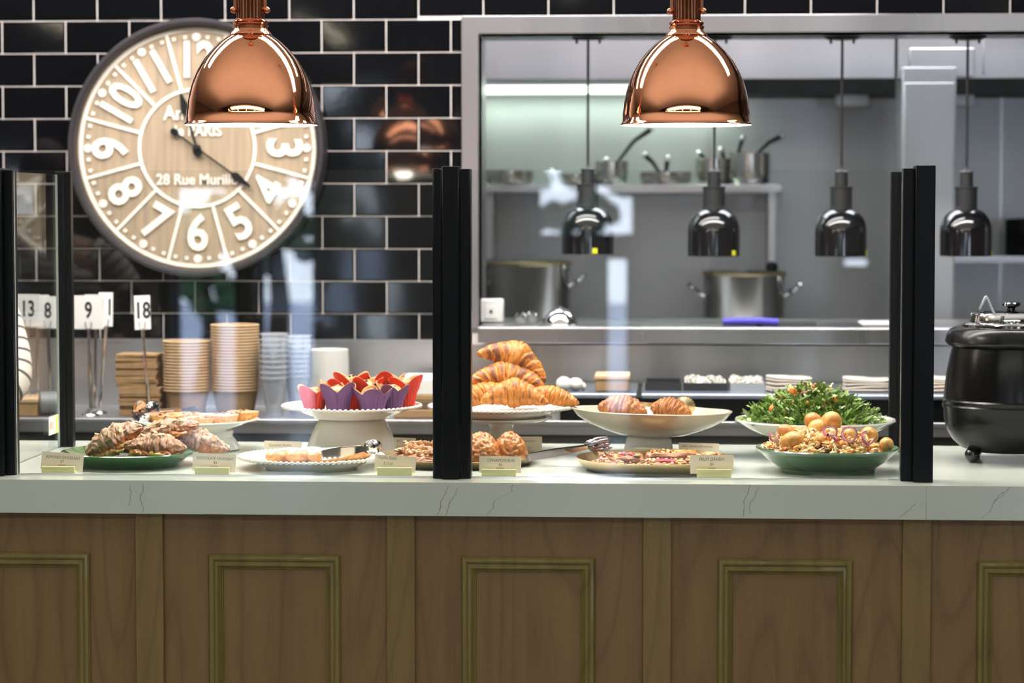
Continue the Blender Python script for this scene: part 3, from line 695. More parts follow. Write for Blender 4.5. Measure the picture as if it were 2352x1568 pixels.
def stockpot(px, top, w, y, lab):
    s = mpp(px, y); c = P(px, top, y); r = w*s/2; h = c.z - .931
    t = thing('stock_pot', lab, 'stock pot', (c.x, y, .931), group='stock pots on the cooking bench')
    b = MB(); b.lathe([(.001, 0), (r - .01, 0), (r, .01), (r, h - .004), (r + .004, h), (r - .002, h - .001), (r - .003, .01), (.001, .006)], 64); b.build('pot_body', m_pot, t, smooth=50)
    b = MB(); b.lathe([(r + .0005, h - .012), (r + .005, h - .008), (r + .006, h - .001), (r + .001, h + .001)], 64); b.build('rim_band', m_brass, t, smooth=50)
    for sx in (-1, 1):
        b = MB(); z = h - .07
        b.tube([(sx*r*.97, -.055, z - .02), (sx*(r + .03), -.05, z), (sx*(r + .052), -.02, z + .022), (sx*(r + .052), .02, z + .022), (sx*(r + .03), .05, z), (sx*r*.97, .055, z - .02)], .008, 8)
        b.build('handle', m_chrome, t)
stockpot(1709, 624, 188, 8.95, 'stainless stock pot with side handles behind the blue handled utensil')
stockpot(1212, 601, 198, 8.85, 'tall stainless stock pot at the left of the kitchen bench behind the wall socket box')
p = P(1318, 640, 8.6)
# items on the pass shelf
def onledge(px, y=7.45): q = P(px, 700, y); return (q.x, y, ZLT)
c = onledge(1129, 7.5); t = thing('socket_box', 'white socket box standing at the left end of the pass shelf', 'socket', c)
s = mpp(1129, 7.5); MB().box(-28*s, 28*s, -.02, .03, .0, 55*s).build('housing', m_sign, t, bevel=.006)
b = MB(); b.box(-14*s, 14*s, -.023, -.0202, 10*s, 40*s); b.build('face_plate', m_white, t, bevel=.001)
b = MB(); b.box(-3*s, 3*s, -.0245, -.0232, 22*s, 30*s); b.build('switch', m_grey, t)
m_jar = glass_mat('glass_jar', (.95, .96, .96), 1., haze=.25, hazecol=(.8, .8, .78), boost=.06)
for k, (px, h, w) in enumerate([(1197, 20, 26), (1222, 22, 24)]):
    c = onledge(px, 7.42 + .03*k); s = mpp(px, 7.45); t = thing('glass_jar', ['small glass jar on the pass shelf, left one of the pair', 'small glass jar on the pass shelf, right one of the pair'][k], 'jar', c, group='glass jars on the pass shelf')
    r = w*s/2; MB().lathe([(.001, .002), (r*.9, .002), (r, .006), (r, h*s)], 24).build('jar', m_jar, t)
    MB().lathe([(.001, h*s + .008), (r*.7, h*s + .008), (r*1.05, h*s + .002), (r*1.05, h*s - .004)], 24).build('lid', m_chrome, t)
c = onledge(1287, 7.45); s = mpp(1287, 7.45); t = thing('steel_bowl', 'shiny upturned steel bowl on the pass shelf', 'bowl', c)
b = MB(); b.lathe([(40*s, 0), (39*s, 3*s), (36*s, 14*s), (26*s, 27*s), (12*s, 34*s), (.001, 35*s)], 36); b.build('bowl', m_chrome, t); MB().lathe([(.001, 40*s), (8*s, 40*s), (8*s, 34.5*s)], 20).build('foot', m_chrome, t)
# blue handled utensil
c = onledge(1660, 7.33); s = mpp(1700, 7.33); m_blue = mat('blue_plastic', (.06, .05, .55), .35, var=(9, .1))
t = thing('blue_handled_knife', 'kitchen utensil with a bright blue handle lying on the pass shelf', 'knife', (c[0], c[1], ZLT + .001))
MB().tube([(0, 0, 9*s), (30*s, 0, 10*s), (85*s, 0, 10*s), (128*s, 0, 8*s)], [8*s, 9.5*s, 9.5*s, 8*s], 12).build('handle', m_blue, t)
b = MB(); b.tube([(78*s, -1.5*s, 7*s), (86*s, -1.5*s, 4*s), (92*s, -1.5*s, 8*s)], 7*s, 8); b.build('hook', m_black, t)
b = MB(); b.box(126*s, 215*s, -.008, .008, 2*s, 5*s); b.box(126*s, 215*s, -.010, .002, 8*s, 10*s); b.build('blade', m_grey, t, bevel=.001)
c = onledge(2020, 7.45); s = mpp(2000, 7.45)
tag(MB().box(-45*s, 60*s, -.08, .08, 0, 7*s).build('white_tray', m_white, loc=c, bevel=.003), 'flat white tray on the pass shelf by the right guard post', 'tray')

# ================================================================ SALAD PREP UNIT ON THE BENCH
zt = P(1500, 904, YBN).z; xa = P(1278, 905, YBN).x; xb = P(2250, 905, YBN).x; xm = P(1468, 905, YBN).x
t = thing('prep_counter', 'black fronted prep unit with a steel rim behind the cake stands', 'prep counter', (0, 0, 0))
MB().box(xa + .01, xb, YBN + .012, 7.36, ZBN + .001, zt - .012).build('body', m_black, t)
m_bluest = mat('cool_steel_rim', (.42, .48, .60), .3, .9, var=(3, .1), stretch=(.2, 1, 1))
b = MB(); b.box(xa, xm - .006, YBN, 7.37, zt - .014, zt); b.build('steel_rim', m_bluest, t, bevel=.004)
b = MB(); b.box(xm + .006, xb, YBN, 7.37, zt - .014, zt); b.build('steel_rim', m_bluest, t, bevel=.004)
# inset food pans on the rim
for k, (q0, q1) in enumerate([(1482, 1565), (1570, 1670), (1675, 1755)]):
    a = P(q0, 890, 7.1).x; c = P(q1, 890, 7.1).x; s = mpp(q0, 7.1)
    t = thing('food_pan', ['dark food pan set in the prep unit, left one', 'food pan of pale rings set in the middle of the prep unit', 'food pan with chopped garnish set in the right of the prep unit'][k], 'food pan', ((a + c)/2, 7.12, zt + .0005), group='food pans in the prep unit')
    w = (c - a)/2; b = MB(); b.box(-w, w, -.10, -.095, 0, .022); b.box(-w, w, .095, .10, 0, .022); b.box(-w, -w + .004, -.095, .095, 0, .022); b.box(w - .004, w, -.095, .095, 0, .022); b.box(-w + .004, w - .004, -.095, .095, 0, .003)
    b.build('pan', m_grey if k != 2 else m_steel, t)
    if k:
        b = MB(); rr = random.Random(k)
        for j in range(70):
            b.X = T(rr.uniform(-w*.85, w*.85), rr.uniform(-.085, .085), .012 + rr.random()*.016) @ Euler((rr.random()*3, rr.random()*3, 0)).to_matrix().to_4x4()
            b.tube([(.008*cos(q), .008*sin(q), 0) for q in [i*.9 for i in range(8)]], .0022, 5)
        tag(b.build('sliced_onion', m_porc, t), kind='stuff')
m_egg = mat('boiled_egg', (.90, .90, .87), .35, var=(9, .03))
for k, (px, w, h) in enumerate([(1295, 36, 27), (1322, 38, 24), (1340, 14, 14)]):
    c = P(px, 890, 6.98 + .02*k); s = mpp(px, 7.0)
    b = MB(); b.ball((0, 0, h*s*.62), w*s*.5, w*s*.45, h*s*.62, 12, 16); tag(b.build('boiled_egg', m_egg, loc=(c.x, c.y, zt + .0005), rot=(0, 0, k)), ['larger white egg on the prep unit right of the croissants', 'second white egg on the prep unit beside the larger one', 'small end of a white egg on the prep unit, rightmost of the three'][k], 'egg', 'white eggs on the prep unit')
def boxcard(px0, px1, ytop, Y, z0, name, lab, m, n=1, rz=0, dep=.16):
    a = P(px0, ytop, Y).x; c = P(px1, ytop, Y).x; h = P(px0, ytop, Y).z - z0; w = (c - a)/2
    t = thing(name, lab, 'box' if 'box' in name else 'napkin', ((a + c)/2, Y + dep/2, z0), rz)
    for k in range(n):
        z = h*k/n; MB().box(-w, w, -dep/2, dep/2, z + .0005, z + h/n - .003).build('box_base', m, t, bevel=.003)
        MB().box(-w - .003, w + .003, -dep/2 - .003, dep/2 + .003, z + h/n - .012, z + h/n).build('lid', m_kraftd, t, bevel=.002)
boxcard(1368, 1444, 862, 6.96, zt + .0005, 'kraft_box', 'small kraft box on the prep unit behind the beige bowl', m_kraft)
m_cloth = mat('pale_linen', (.62, .56, .50), .9, var=(20, .1), bump=(90, .2, .001))
def folded(px, ytop, w, h, lab, rot, Y=7.0, z=None):
    s = mpp(px, Y); c = P(px, ytop, Y); z = zt if z is None else z
    t = thing('folded_cloth', lab, 'cloth', (c.x, Y, z + .001), rot=(0, 0, rot), group='folded cloths behind the salad')
    n = 5
    for k in range(n):
        b = MB(); z0 = h*s*k/n
        def fn(u, v, z0=z0, k=k):
            a = 2*pi*v; e = .5; x = w*s/2*(abs(cos(a))**e)*(1 if cos(a) > 0 else -1); y = .06*(abs(sin(a))**e)*(1 if sin(a) > 0 else -1)
            q = [0, .96, 1, .96, 0][int(round(u*4))]; zz = [0, .05, .5, .95, 1][int(round(u*4))]*h*s/n
            return (x*q, y*q, z0 + zz + .003*sin(x*30 + k)*min(1, k))
        b.grid(fn, 5, 28, False, True); b.build('fold', m_cloth, t, smooth=60)
folded(1812, 864, 96, 36, 'folded pale cloth leaning on the prep unit behind the salad', .3)
folded(1990, 905, 110, 30, 'stack of folded pale cloths between the salad and the right guard post', 0, 7.05)
folded(2150, 900, 90, 34, 'folded pale cloths just right of the guard post, left of the kettle', .1, 7.05)

# ================================================================ PAPER GOODS ON THE BACK BENCH
def cup_proto(name, R1, R0, h, mat_b, mat_r, lab, cat, grp, loc):
    t = thing(name, lab, cat, loc, group=grp)
    b = MB(); b.lathe([(.001, .004), (R0 - .002, .004), (R0 - .001, 0), (R0 - .0006, .002), (R1 - .0004, h - .002), (R1 - .0009, h - .002), (R0 - .0004, .006), (.001, .006)], 40)
    b.build('cup', mat_b, t, smooth=50)
    b = MB(); b.tube([((R1 + .0022)*cos(a), (R1 + .0022)*sin(a), h - .0025) for a in [2*pi*k/40 for k in range(41)]], .0025, 6, caps=False); b.build('rolled_rim', mat_r, t)
    return t
def stack(name, px, ytop, w, Y, n, cuph, mb, mr, cat, grp, what, taper=.8):
    s = mpp(px, Y); c = P(px, ytop, Y); H = c.z - ZBN; R1 = w*s/2 - .0047; pit = (H - cuph)/(n - 1); rr = random.Random(n)
    for k in range(n):
        lab = 'the %s %s' % (nth(k, n), what); lab = lab[4:] if lab.startswith('the ') else lab
        loc = (c.x + .0012*sin(k*.18), Y, ZBN + .0008 + pit*k)
        if k == 0: p0 = cup_proto(name, R1, R1*taper, cuph, mb, mr, lab, cat, grp, loc)
        else: dup(p0, loc, label=lab)
stack('kraft_soup_cup', 540, 745, 112, 7.08, 23, .075, m_kraft, m_kraftd, 'paper cup', 'kraft cups in the taller brown stack', 'kraft paper cup in the taller of the two brown stacks')
stack('kraft_soup_cup', 428, 782, 109, 7.06, 17, .075, m_kraft, m_kraftd, 'paper cup', 'kraft cups in the shorter brown stack', 'kraft paper cup in the shorter brown stack beside the napkins')
stack('white_paper_cup', 757, 802, 87, 7.12, 20, .075, m_cupwhite, m_cupwhite, 'paper cup', 'white paper cups behind the muffins', 'white paper cup in the stack behind the muffins', .72)
stack('clear_plastic_cup', 629, 765, 66, 7.02, 9, .115, m_clear, m_clear, 'plastic cup', 'clear cups in the left clear stack', 'clear plastic cup in the left clear stack', .66)
stack('clear_plastic_cup', 684, 770, 64, 7.10, 9, .115, m_clear, m_clear, 'plastic cup', 'clear cups in the right clear stack', 'clear plastic cup in the right clear stack', .66)
# napkins
s = mpp(322, 7.02); c = P(322, 812, 7.05); H = c.z - ZBN; N_ = 26; rr = random.Random(5)
for k in range(N_):
    w = 47*s; z = H*k/N_
    sh = (-.006 if 12 <= k else .004) + rr.uniform(-.002, .002)
    lab = '%s brown paper napkin in the pile left of the brown cups' % nth(k, N_)
    if k == 0:
        b = MB(); b.box(-w, w, -.055, .055, .0003, H/N_ - .0008); b.box(-w, -w + .002, -.055, .055, .0001, H/N_ - .0003)
        np_ = tag(b.build('paper_napkin', m_kraft, bevel=.001), lab, 'napkin', 'brown napkins in the pile')
        np_.location = (c.x + sh, 7.07, ZBN + z + .0005)
    else:
        o = np_.copy(); COL.objects.link(o); o.location = (c.x + sh, 7.07 + rr.uniform(-.003, .003), ZBN + z + .0005); o.rotation_euler.z = rr.uniform(-.03, .03); o['label'] = lab
# cake boxes by the centre post
a = P(905, 900, 6.98).x; c_ = P(1056, 900, 6.98).x; w = (c_ - a)/2
for k, (z0, z1, m, lab) in enumerate([(0, .024, m_kraft, 'lowest flat brown carton of the pile behind the muffin stand'), (.025, .05, m_kraft, 'middle flat brown carton of the pile behind the muffin stand'),
                                      (.051, .066, m_kraft, 'top flat brown carton of the pile behind the muffin stand'), (.067, .112, m_cupwhite, 'white cake box lying on the brown cartons behind the muffins')]):
    tag(MB().box(-w + .004*k, w - .002*k, 0, .26, 0, z1 - z0).build('carton', m if k != 1 else mat('brown_board', (.16, .115, .065), .8, var=(20, .2)), loc=((a + c_)/2, 6.97 + .004*k, ZBN + z0 + .0006), bevel=.002), lab, 'box', 'cartons by the centre post')
# order number signs
def sign(px, py0, py1, w, Y, txt, lab, lean=0., rz=0., foot=True):
    s = mpp(px, Y); c0 = P(px, py1, Y); zt_ = P(px, py0, Y).z - ZBN; zb_ = c0.z - ZBN; xb = P(px - 0, 960, Y).x + lean
    t = thing('number_stand', lab, 'sign', (xb, Y, ZBN + .0008), group='table number stands on the back bench')
    b = MB(); b.lathe([(.001, .008), (.012, .008), (.026, .003), (.028, 0), (.001, 0)], 28); b.build('foot', m_chrome, t)
    b = MB(); b.tube([(0, 0, .006), (-lean*.5, 0, zb_*.5), (-lean, 0, zb_ + .002)], .0052, 8); b.tube([(-lean - .009, -.005, zb_ + .022), (-lean - .008, -.004, zb_ + .004), (-lean, -.002, zb_ - .004), (-lean + .008, -.004, zb_ + .004), (-lean + .009, -.005, zb_ + .022)], .0018, 6)
    b.build('rod', m_chrome, t)
    b = MB(); b.X = T(-lean, 0, (zt_ + zb_)/2) @ rotm('Z', rz) @ rotm('Y', -lean*1.2)
    hh = (zt_ - zb_)/2; b.box(-w*s/2, w*s/2, -.0015, .0015, -hh, hh)
    X = b.X.copy(); b.X = Matrix.Identity(4); b.text(txt, hh*1.35, X @ T(0, -.0018, .004), 1, bold=.02, sx=.72, ext=.0002)
    b.build('number_card', [m_sign, m_signink], t, smooth=0, bevel=0)
sign(206, 679, 756, 68, 7.02, '9', 'number 9 order stand, nearest of the cluster by the inner guard post', .004, -.1)
sign(245, 672, 750, 36, 7.10, '11', 'number 11 order stand seen edge-on behind the number 9', -.02, .75)
sign(222, 677, 752, 50, 7.16, '14', 'number 14 order stand mostly hidden behind the number 9', -.004, .1)
sign(329, 679, 757, 37, 6.97, '18', 'number 18 order stand alone in front of the napkins', .02, .45)
sign(67, 676, 752, 60, 7.02, '13', 'number 13 order stand beside the striped sleeve', 0., -.2)
sign(88, 678, 752, 54, 7.10, '3', 'number 3 order stand between the numbers 13 and 8', 0., .3)
sign(113, 681, 755, 50, 7.02, '8', 'number 8 order stand just left of the inner guard post', .006, -.1)
# low containers left of inner post
c = P(45, 900, 7.0); s = mpp(45, 7.0)
boxcard(-40, 84, 915, 6.95, ZBN + .0005, 'kraft_box', 'brown kraft box at the far left of the back bench', m_kraft)
c = P(112, 900, 7.0); b = MB(); b.X = T(0, 0, .036) @ rotm('Z', .3) @ rotm('Y', pi/2); b.lathe([(.001, -.026), (.03, -.026), (.035, -.022), (.035, .022), (.033, .026), (.001, .026)], 28)
tag(b.build('paper_roll', mat('grey_roll', (.22, .23, .24), .5, .2, var=(9, .2)), loc=(c.x, 6.99, ZBN + .001)), 'grey roll lying on the back bench left of the inner guard post', 'roll')
# ================================================================ SOUP KETTLE
Yk = 6.02; s = mpp(2322, Yk); c = base(2322, 1052, 0, ZC); c = P(2320, 900, Yk)
kt = thing('soup_kettle', 'black enamel soup kettle with steel lid at the right end of the counter', 'soup kettle', (c.x, Yk, ZC))
def kz(py): return P(2320, py, Yk).z - ZC
b = MB(); b.lathe([(r*s, kz(y)) for r, y in [(1, 1034), (90, 1034), (112, 1026), (132, 1008), (146, 985), (152, 960), (153, 938), (156, 934), (157, 930), (154, 926), (156, 922), (157, 918), (153, 914), (151, 890), (146, 850), (139, 815), (134, 795)]], 96)
b.build('kettle_body', m_kettle, kt, smooth=35)
b = MB(); b.lathe([(r*s, kz(y)) for r, y in [(134, 797), (147, 790), (151, 784), (148, 770), (140, 756), (128, 750), (100, 749)]], 96); b.build('collar', m_kettle, kt, smooth=40)
b = MB(); b.lathe([(r*s, kz(y)) for r, y in [(112, 750), (113, 744), (108, 741), (96, 739), (95, 722), (92, 718), (80, 716), (30, 712), (1, 711)]], 96); b.build('lid', m_chrome, kt, smooth=35)
b = MB(); b.lathe([(r*s, kz(y)) for r, y in [(9, 713), (10, 707), (20, 702), (22, 697), (19, 694), (1, 693)]], 40); b.build('lid_knob', m_blackgloss, kt, smooth=40)
for k, a in enumerate((-2.25, -.9, .9, 2.25)):
    x, y = 108*s*cos(a), 108*s*sin(a); z = 18*s
    if k == 0: x, y = -92*s, -.055
    b = MB(); b.ball((x, y, z), 18*s, nu=14, nv=20); b.tube([(x, y, z + 12*s), (x*.96, y*.96, kz(1018))], 8*s, 10); b.build('ball_foot', m_blackgloss, kt)
b = MB(); x0 = (2278 - 2320)*s
b.X = T(x0, -.06, kz(722)); w = 8*s
b.poly([(0, 0), (-18*s, 42*s), (-23*s, 46*s), (-28*s, 43*s), (-40*s, 14*s), (-37*s, 12*s), (-25*s, 37*s), (-22*s, 38*s), (-5*s, 0)][::-1], -w, w)
tag(b.build('ladle', m_steel, loc=(c.x, Yk, ZC), bevel=.001), 'bent steel ladle handle hooked out of the soup kettle lid', 'ladle')

# ================================================================ PLATES AND STANDS
def beaded_plate(name, lab, px, rim_py, r_px, Y, hgt, foot, nb=78, mat_=None, bead=.0052, deep=1.0):
    """rim centred on pixel (px, rim_py); returns thing and inner floor height"""
    s = mpp(px, Y); c = P(px, rim_py, Y); R1 = r_px*s; t = thing(name, lab, 'plate', (c.x, Y, c.z - hgt))
    f = foot*R1
    b = MB(); b.lathe([(.001, .003), (f - .004, .003), (f - .002, 0), (f + .002, 0), (f + .004, .004), (R1*.86, hgt*.72), (R1 - bead*.4, hgt - .001), (R1 - bead, hgt + .001), (R1*.84, hgt*.86), (f + .006, hgt*.42), (f - .01, hgt*.36), (.001, hgt*.36)], 96)
    pl = b.build('dish', mat_ or m_porc, t, smooth=50)
    if nb:
        b = MB()
        for k in range(nb):
            a = 2*pi*k/nb; b.ball((R1*cos(a), R1*sin(a), hgt), bead*1.12, bead*1.12, bead*.9, 7, 10)
        tag(b.build('beaded_rim', mat_ or m_porc, t), kind='stuff')
    return t, c.z - hgt + hgt*.36, c, R1
def lathe_thing(name, part, lab, cat, loc, prof, m, seg=80):
    t = thing(name, lab, cat, loc); b = MB(); b.lathe(prof, seg); b.build(part, m, t, smooth=45); return t
# 1 green platter
Yg = base(300, 1080, .115, ZC).y; s = mpp(300, Yg); cg = P(300, 1034, Yg); hg = cg.z - ZC; Rg = 157*s
lathe_thing('green_platter', 'platter', 'round green glazed platter holding the almond croissants', 'platter', (cg.x, Yg, ZC),
            [(.001, .006), (.10, .006), (.105, .0005), (.115, .0005), (.120, .006), (Rg*.84, hg*.62), (Rg - .003, hg - .004), (Rg, hg - .001), (Rg - .003, hg + .001), (Rg - .02, hg - .007), (Rg*.8, hg*.62), (.09, .014), (.001, .013)], m_green)
# 2 eclair plate
Ye = 5.742; pe, ze, ce, Re = beaded_plate('beaded_plate', 'white beaded plate of iced pastries beside the vanilla eclair card', 715, 1047, 164, Ye, P(715, 1047, Ye).z - ZC - .0005, .63)
# 3 muffin stand
Ym = 6.08; pm_, zm, cm, Rm = beaded_plate('beaded_plate', 'white beaded plate carrying the tulip muffins', 808, 931, 157, Ym, .030, .55)
s = mpp(808, Ym); zb_ = cm.z - .030 - .0006 - ZC
lathe_thing('cake_pedestal', 'pedestal', 'flared white pedestal under the muffin plate', 'cake stand', (cm.x, Ym, ZC),
            [(.001, .002), (.108, .002), (.112, .0005), (.118, .0005), (.118, .004), (.110, .03), (.100, zb_*.62), (.086, zb_*.92), (.080, zb_ - .002), (.074, zb_), (.001, zb_)], m_porc)
# 4 croissant stand
Yc2 = 6.14; pc_, zcr, ccr, Rcr = beaded_plate('beaded_plate', 'white beaded plate carrying the pile of golden croissants', 1152, 932, 166, Yc2, .026, .6)
s = mpp(1152, Yc2); zd = ccr.z - .0266 - ZC
lathe_thing('cake_stand', 'stand', 'white footed cake stand under the croissant plate', 'cake stand', (ccr.x, Yc2, ZC),
            [(.001, .002), (.060, .002), (.064, .0005), (.066, .003), (.058, .012), (.042, .028), (.034, zd*.5), (.031, zd*.66), (.034, zd*.8), (.045, zd - .016), (.118, zd - .009), (.129, zd - .004), (.130, zd), (.126, zd), (.001, zd - .0005)], m_porc)
# 5 tart plate
Yt = 6.15; pt_, zta, cta, Rta = beaded_plate('oval_plate', 'plain white plate of sugar dusted tarts on a pedestal at the left', 448, 961, 148, Yt, .030, .5, nb=0)
zb_ = cta.z - .0306 - ZC
lathe_thing('cake_pedestal', 'pedestal', 'white pedestal under the plate of tarts', 'cake stand', (cta.x + .045, Yt + .01, ZC), [(.001, .001), (.068, .001), (.072, .004), (.062, .02), (.050, zb_*.7), (.052, zb_ - .004), (.050, zb_), (.001, zb_)], m_porc)
# 6 beige square bowl
Yb = 6.08; cb = P(1496, 943, Yb); s = mpp(1496, Yb); hb = cb.z - P(1496, 998, Yb).z; ab = 186*s
t = thing('square_bowl', 'beige stoneware bowl with rounded corners raised on a pedestal', 'bowl', (cb.x, Yb, cb.z - hb), rot=(R(-.5), R(1.2), 0))
def sq(u, v, off=0.):
    a = 2*pi*v; e = .80
    rr_ = 1/((abs(cos(a))**3 + abs(sin(a))**3)**(1/3.)) if False else 1.
    prof = [(.40, 0), (.44, 0), (.62, .20), (.80, .45), (.93, .72), (1., 1.0), (.985, 1.03), (.965, 1.0), (.90, .72), (.76, .42), (.55, .20), (.35, .13), (.001, .12)]
    r, z = prof[int(round(u*(len(prof) - 1)))]
    k = 1/((abs(cos(a + pi/4))**2.9 + abs(sin(a + pi/4))**2.9)**(1/2.9)); k0 = 1/((2*(2**-.5)**2.9)**(1/2.9)); k = k/k0
    blend = min(1, r*1.1); k = k*blend + (1 - blend)*.9
    lift = .10*(max(0, k - .86)/.14)*max(0, z - .5)
    return (ab*r*k*cos(a), ab*.92*r*k*sin(a), hb*(z + lift))
b = MB(); b.grid(sq, 13, 96, False, True); b.build('bowl', m_greige, t, smooth=60)
zb_ = cb.z - hb - ZC - .0006
b = MB(); pts = lambda r: [((abs(cos(a))**.4)*(1 if cos(a) > 0 else -1)*r, (abs(sin(a))**.4)*(1 if sin(a) > 0 else -1)*r) for a in [2*pi*k/40 for k in range(40)]]
vs = [(x, y, z) for r, z in ((.064, 0), (.064, .004), (.056, zb_ - .006), (.052, zb_)) for x, y in pts(r)]
b.add(vs, [(j*40 + k, j*40 + (k + 1) % 40, (j + 1)*40 + (k + 1) % 40, (j + 1)*40 + k) for j in range(3) for k in range(40)] + [tuple(range(39, -1, -1)), tuple(range(120, 160))])
tag(b.build('bowl_pedestal', m_porc, loc=(P(1490, 1010, Yb).x, Yb, ZC + .0003), smooth=40), 'squarish white pedestal under the beige bowl', 'cake stand')
# 7 brass pans
def brass_pan(px, rim_py, r_px, Y, fr, lab):
    s = mpp(px, Y); c = P(px, rim_py, Y); h = c.z - ZC; R1 = r_px*s
    lathe_thing('brass_pan', 'pan', lab, 'tray', (c.x, Y, ZC + .0004), [(.001, 0), (R1*fr, 0), (R1*(fr + .05), .003), (R1*.95, h*.5), (R1, h), (R1 - .0015, h + .0005), (R1*.94, h*.5), (R1*fr, .005), (.001, .004)], m_brass, 96); return c, R1, h
cp1, Rp1, hp1 = brass_pan(1049, 1043, 190, 5.885, .86, 'shallow round brass pan behind the centre post with danishes and buns')
cp2, Rp2, hp2 = brass_pan(1504, 1049, 183, 5.76, .82, 'shallow round brass pan of fruit danishes')
# 8 bowls
Yw_ = 6.09; cw = P(1872, 963, Yw_); s = mpp(1872, Yw_); hw_ = cw.z - ZC; Rw = 186*s
lathe_thing('salad_bowl', 'bowl', 'wide white flared bowl heaped with green leaf salad', 'bowl', (cw.x, Yw_, ZC + .0004),
            [(.001, .006), (.055, .006), (.060, 0), (.066, 0), (.068, .006), (.085, .022), (.118, hw_ - .045), (Rw*.84, hw_ - .022), (Rw - .006, hw_ - .006), (Rw, hw_ - .002), (Rw - .002, hw_ + .002), (Rw - .012, hw_), (Rw*.8, hw_*.76), (.09, .035), (.001, .028)], m_porc)
Ygb = 5.742; cgb = P(1900, 1027, Ygb); s = mpp(1900, Ygb); hgb = cgb.z - ZC; Rgb = 165.5*s
lathe_thing('potato_bowl', 'bowl', 'sage green ceramic bowl of potato salad at the front right', 'bowl', (cgb.x, Ygb, ZC + .0004),
            [(.001, .005), (.104, .005), (.106, 0), (.112, 0), (.113, .009), (.116, .011), (.135, hgb*.42), (Rgb*.9, hgb*.68), (Rgb - .006, hgb*.85), (Rgb - .003, hgb*.87), (Rgb, hgb - .001), (Rgb - .003, hgb + .002), (Rgb - .010, hgb*.9), (Rgb*.85, hgb*.6), (.11, .016), (.001, .013)], m_sage)

# ================================================================ PRICE CARDS
def card(px0, px1, pyt, pyb, Y, lines, lab, block=None, tilt=0., back=.12, hand=False, pink=True, tx=0.):
    s = mpp((px0 + px1)/2, Y); c = P((px0 + px1)/2, pyb, Y); w = (px1 - px0)*s/2; h = P(px0, pyt, Y).z - P(px0, pyb, Y).z
    z0 = c.z - ZC if block else .001
    t = thing('price_card', lab, 'price card', (c.x, Y, ZC + .0005), group='price cards in wooden holders')
    b = MB(); X = T(0, 0, z0) @ rotm('Y', tilt) @ rotm('X', -back); b.X = X
    b.box(-w, w, -.0004, .0004, 0, h); b.X = Matrix.Identity(4)
    for (txt, size, fx, fz, ft) in lines:
        b.text(txt, size, X @ T(fx*w + tx, -.0006, fz*h), 1, fit=ft*2*w, bold=.0, shear=.25 if hand else 0, ext=.0001, space=1.08 if not hand else 1.15)
    if pink: b.X = X @ T(0, 0, 0); b.box(-w*.18, w*.18, -.0007, -.00041, h*.20, h*.33, 2); b.X = Matrix.Identity(4)
    b.build('card', [m_paper, m_ink, m_palepink], t, smooth=0)
    if block:
        q0, q1, qt = block; xx0 = P(q0, pyb, Y - .012).x - c.x; xx1 = P(q1, pyb, Y - .012).x - c.x; zt2 = P(q0, qt, Y - .012).z - ZC
        b = MB(); b.box(xx0, xx1, -.012, -.003, 0, zt2); b.box(xx0, xx1, .004, .013, 0, zt2*.8); b.box(xx0, xx1, -.003, .004, 0, z0 - .001)
        b.build('holder', m_block, t, bevel=.0006)
YCd = YG + .032
card(93, 190, 1040, 1080, YCd, [('ALMOND CROISSANT', .0100, .03, .72, .82), ('$7', .0090, .0, .49, .08)], 'almond croissant price card with printed lettering at the far left', (95, 171, 1071), .06)
card(441, 541, 1042, 1083, YCd, [('CHOCOLATE CROISSANT', .0095, .03, .72, .85), ('$6', .0090, .05, .50, .08)], 'chocolate croissant price card between the green and white plates', (447, 526, 1073), .04)
card(859, 954, 1047, 1082, YCd, [('Vanilla Eclair', .0100, -.40, .82, .46), ('$ 22.00', .0095, -.35, .45, .22)], 'handwritten vanilla eclair price card left of the centre post', (866, 946, 1074), .07, hand=True, pink=False)
card(1100, 1197, 1048, 1086, YCd, [('CINNAMON BUN', .0105, .03, .74, .64), ('$6', .0095, .02, .48, .08)], 'cinnamon bun price card right of the centre post', (1106, 1185, 1078), .01)
card(1585, 1685, 1045, 1088, YCd, [('FRUIT DANISH', .0110, .0, .76, .57), ('$6', .0095, .0, .50, .08)], 'fruit danish price card in front of the brass pan', (1601, 1680, 1078), -.01)
card(606, 692, 1010, 1045, 5.99, [('Caramel Muffin', .0100, -.15, .72, .60), ('$ 7.00', .0095, -.45, .30, .25)], 'handwritten card behind the beaded plate of iced pastries', None, .02, hand=True, pink=False)
card(866, 954, 1008, 1040, 6.13, [('BLUEBERRY  MUFFIN', .0095, .2, .76, .68), ('$ 5.50', .0095, .2, .3, .2)], 'handwritten blueberry muffin card behind the brass pan', None, .03, hand=True, pink=False)
card(823, 912, 1019, 1050, 6.09, [('Bolognese', .0095, .1, .75, .4), ('$ 6.50', .0095, .5, .25, .2)], 'small handwritten card in front of the blueberry muffin card', None, -.01, hand=True, pink=False)
card(1165, 1245, 1007, 1045, 6.11, [('croissant', .0095, .2, .74, .4), ('$ 5', .0095, .3, .3, .1)], 'handwritten card behind the cinnamon buns by the croissant stand', None, .0, hand=True, pink=False)
card(1558, 1651, 1008, 1045, 5.985, [('Ham, cheese and tomato', .0085, -.1, .80, .75), ('croissant', .0085, -.2, .52, .25), ('$ 9.50', .0085, .65, .2, .15)], 'handwritten ham and cheese croissant card behind the fruit danishes', None, .02, hand=True, pink=False)
# leaflet stuck to the left return pane
b = MB(); a = P(108, 975, 5.9); b.X = T(xp_l + .0066, 6.13, P(118, 975, 6.13).z)
b.box(0, .0006, -.05, .05, -.024, .024); b.box(.0007, .0011, .025, .038, -.024, .024, 1); b.box(.0007, .0011, -.04, -.01, -.008, .008, 2)
tag(b.build('leaflet', [m_sign, m_yel, m_palepink], smooth=0), 'white and yellow leaflet stuck on the left return pane', 'leaflet')
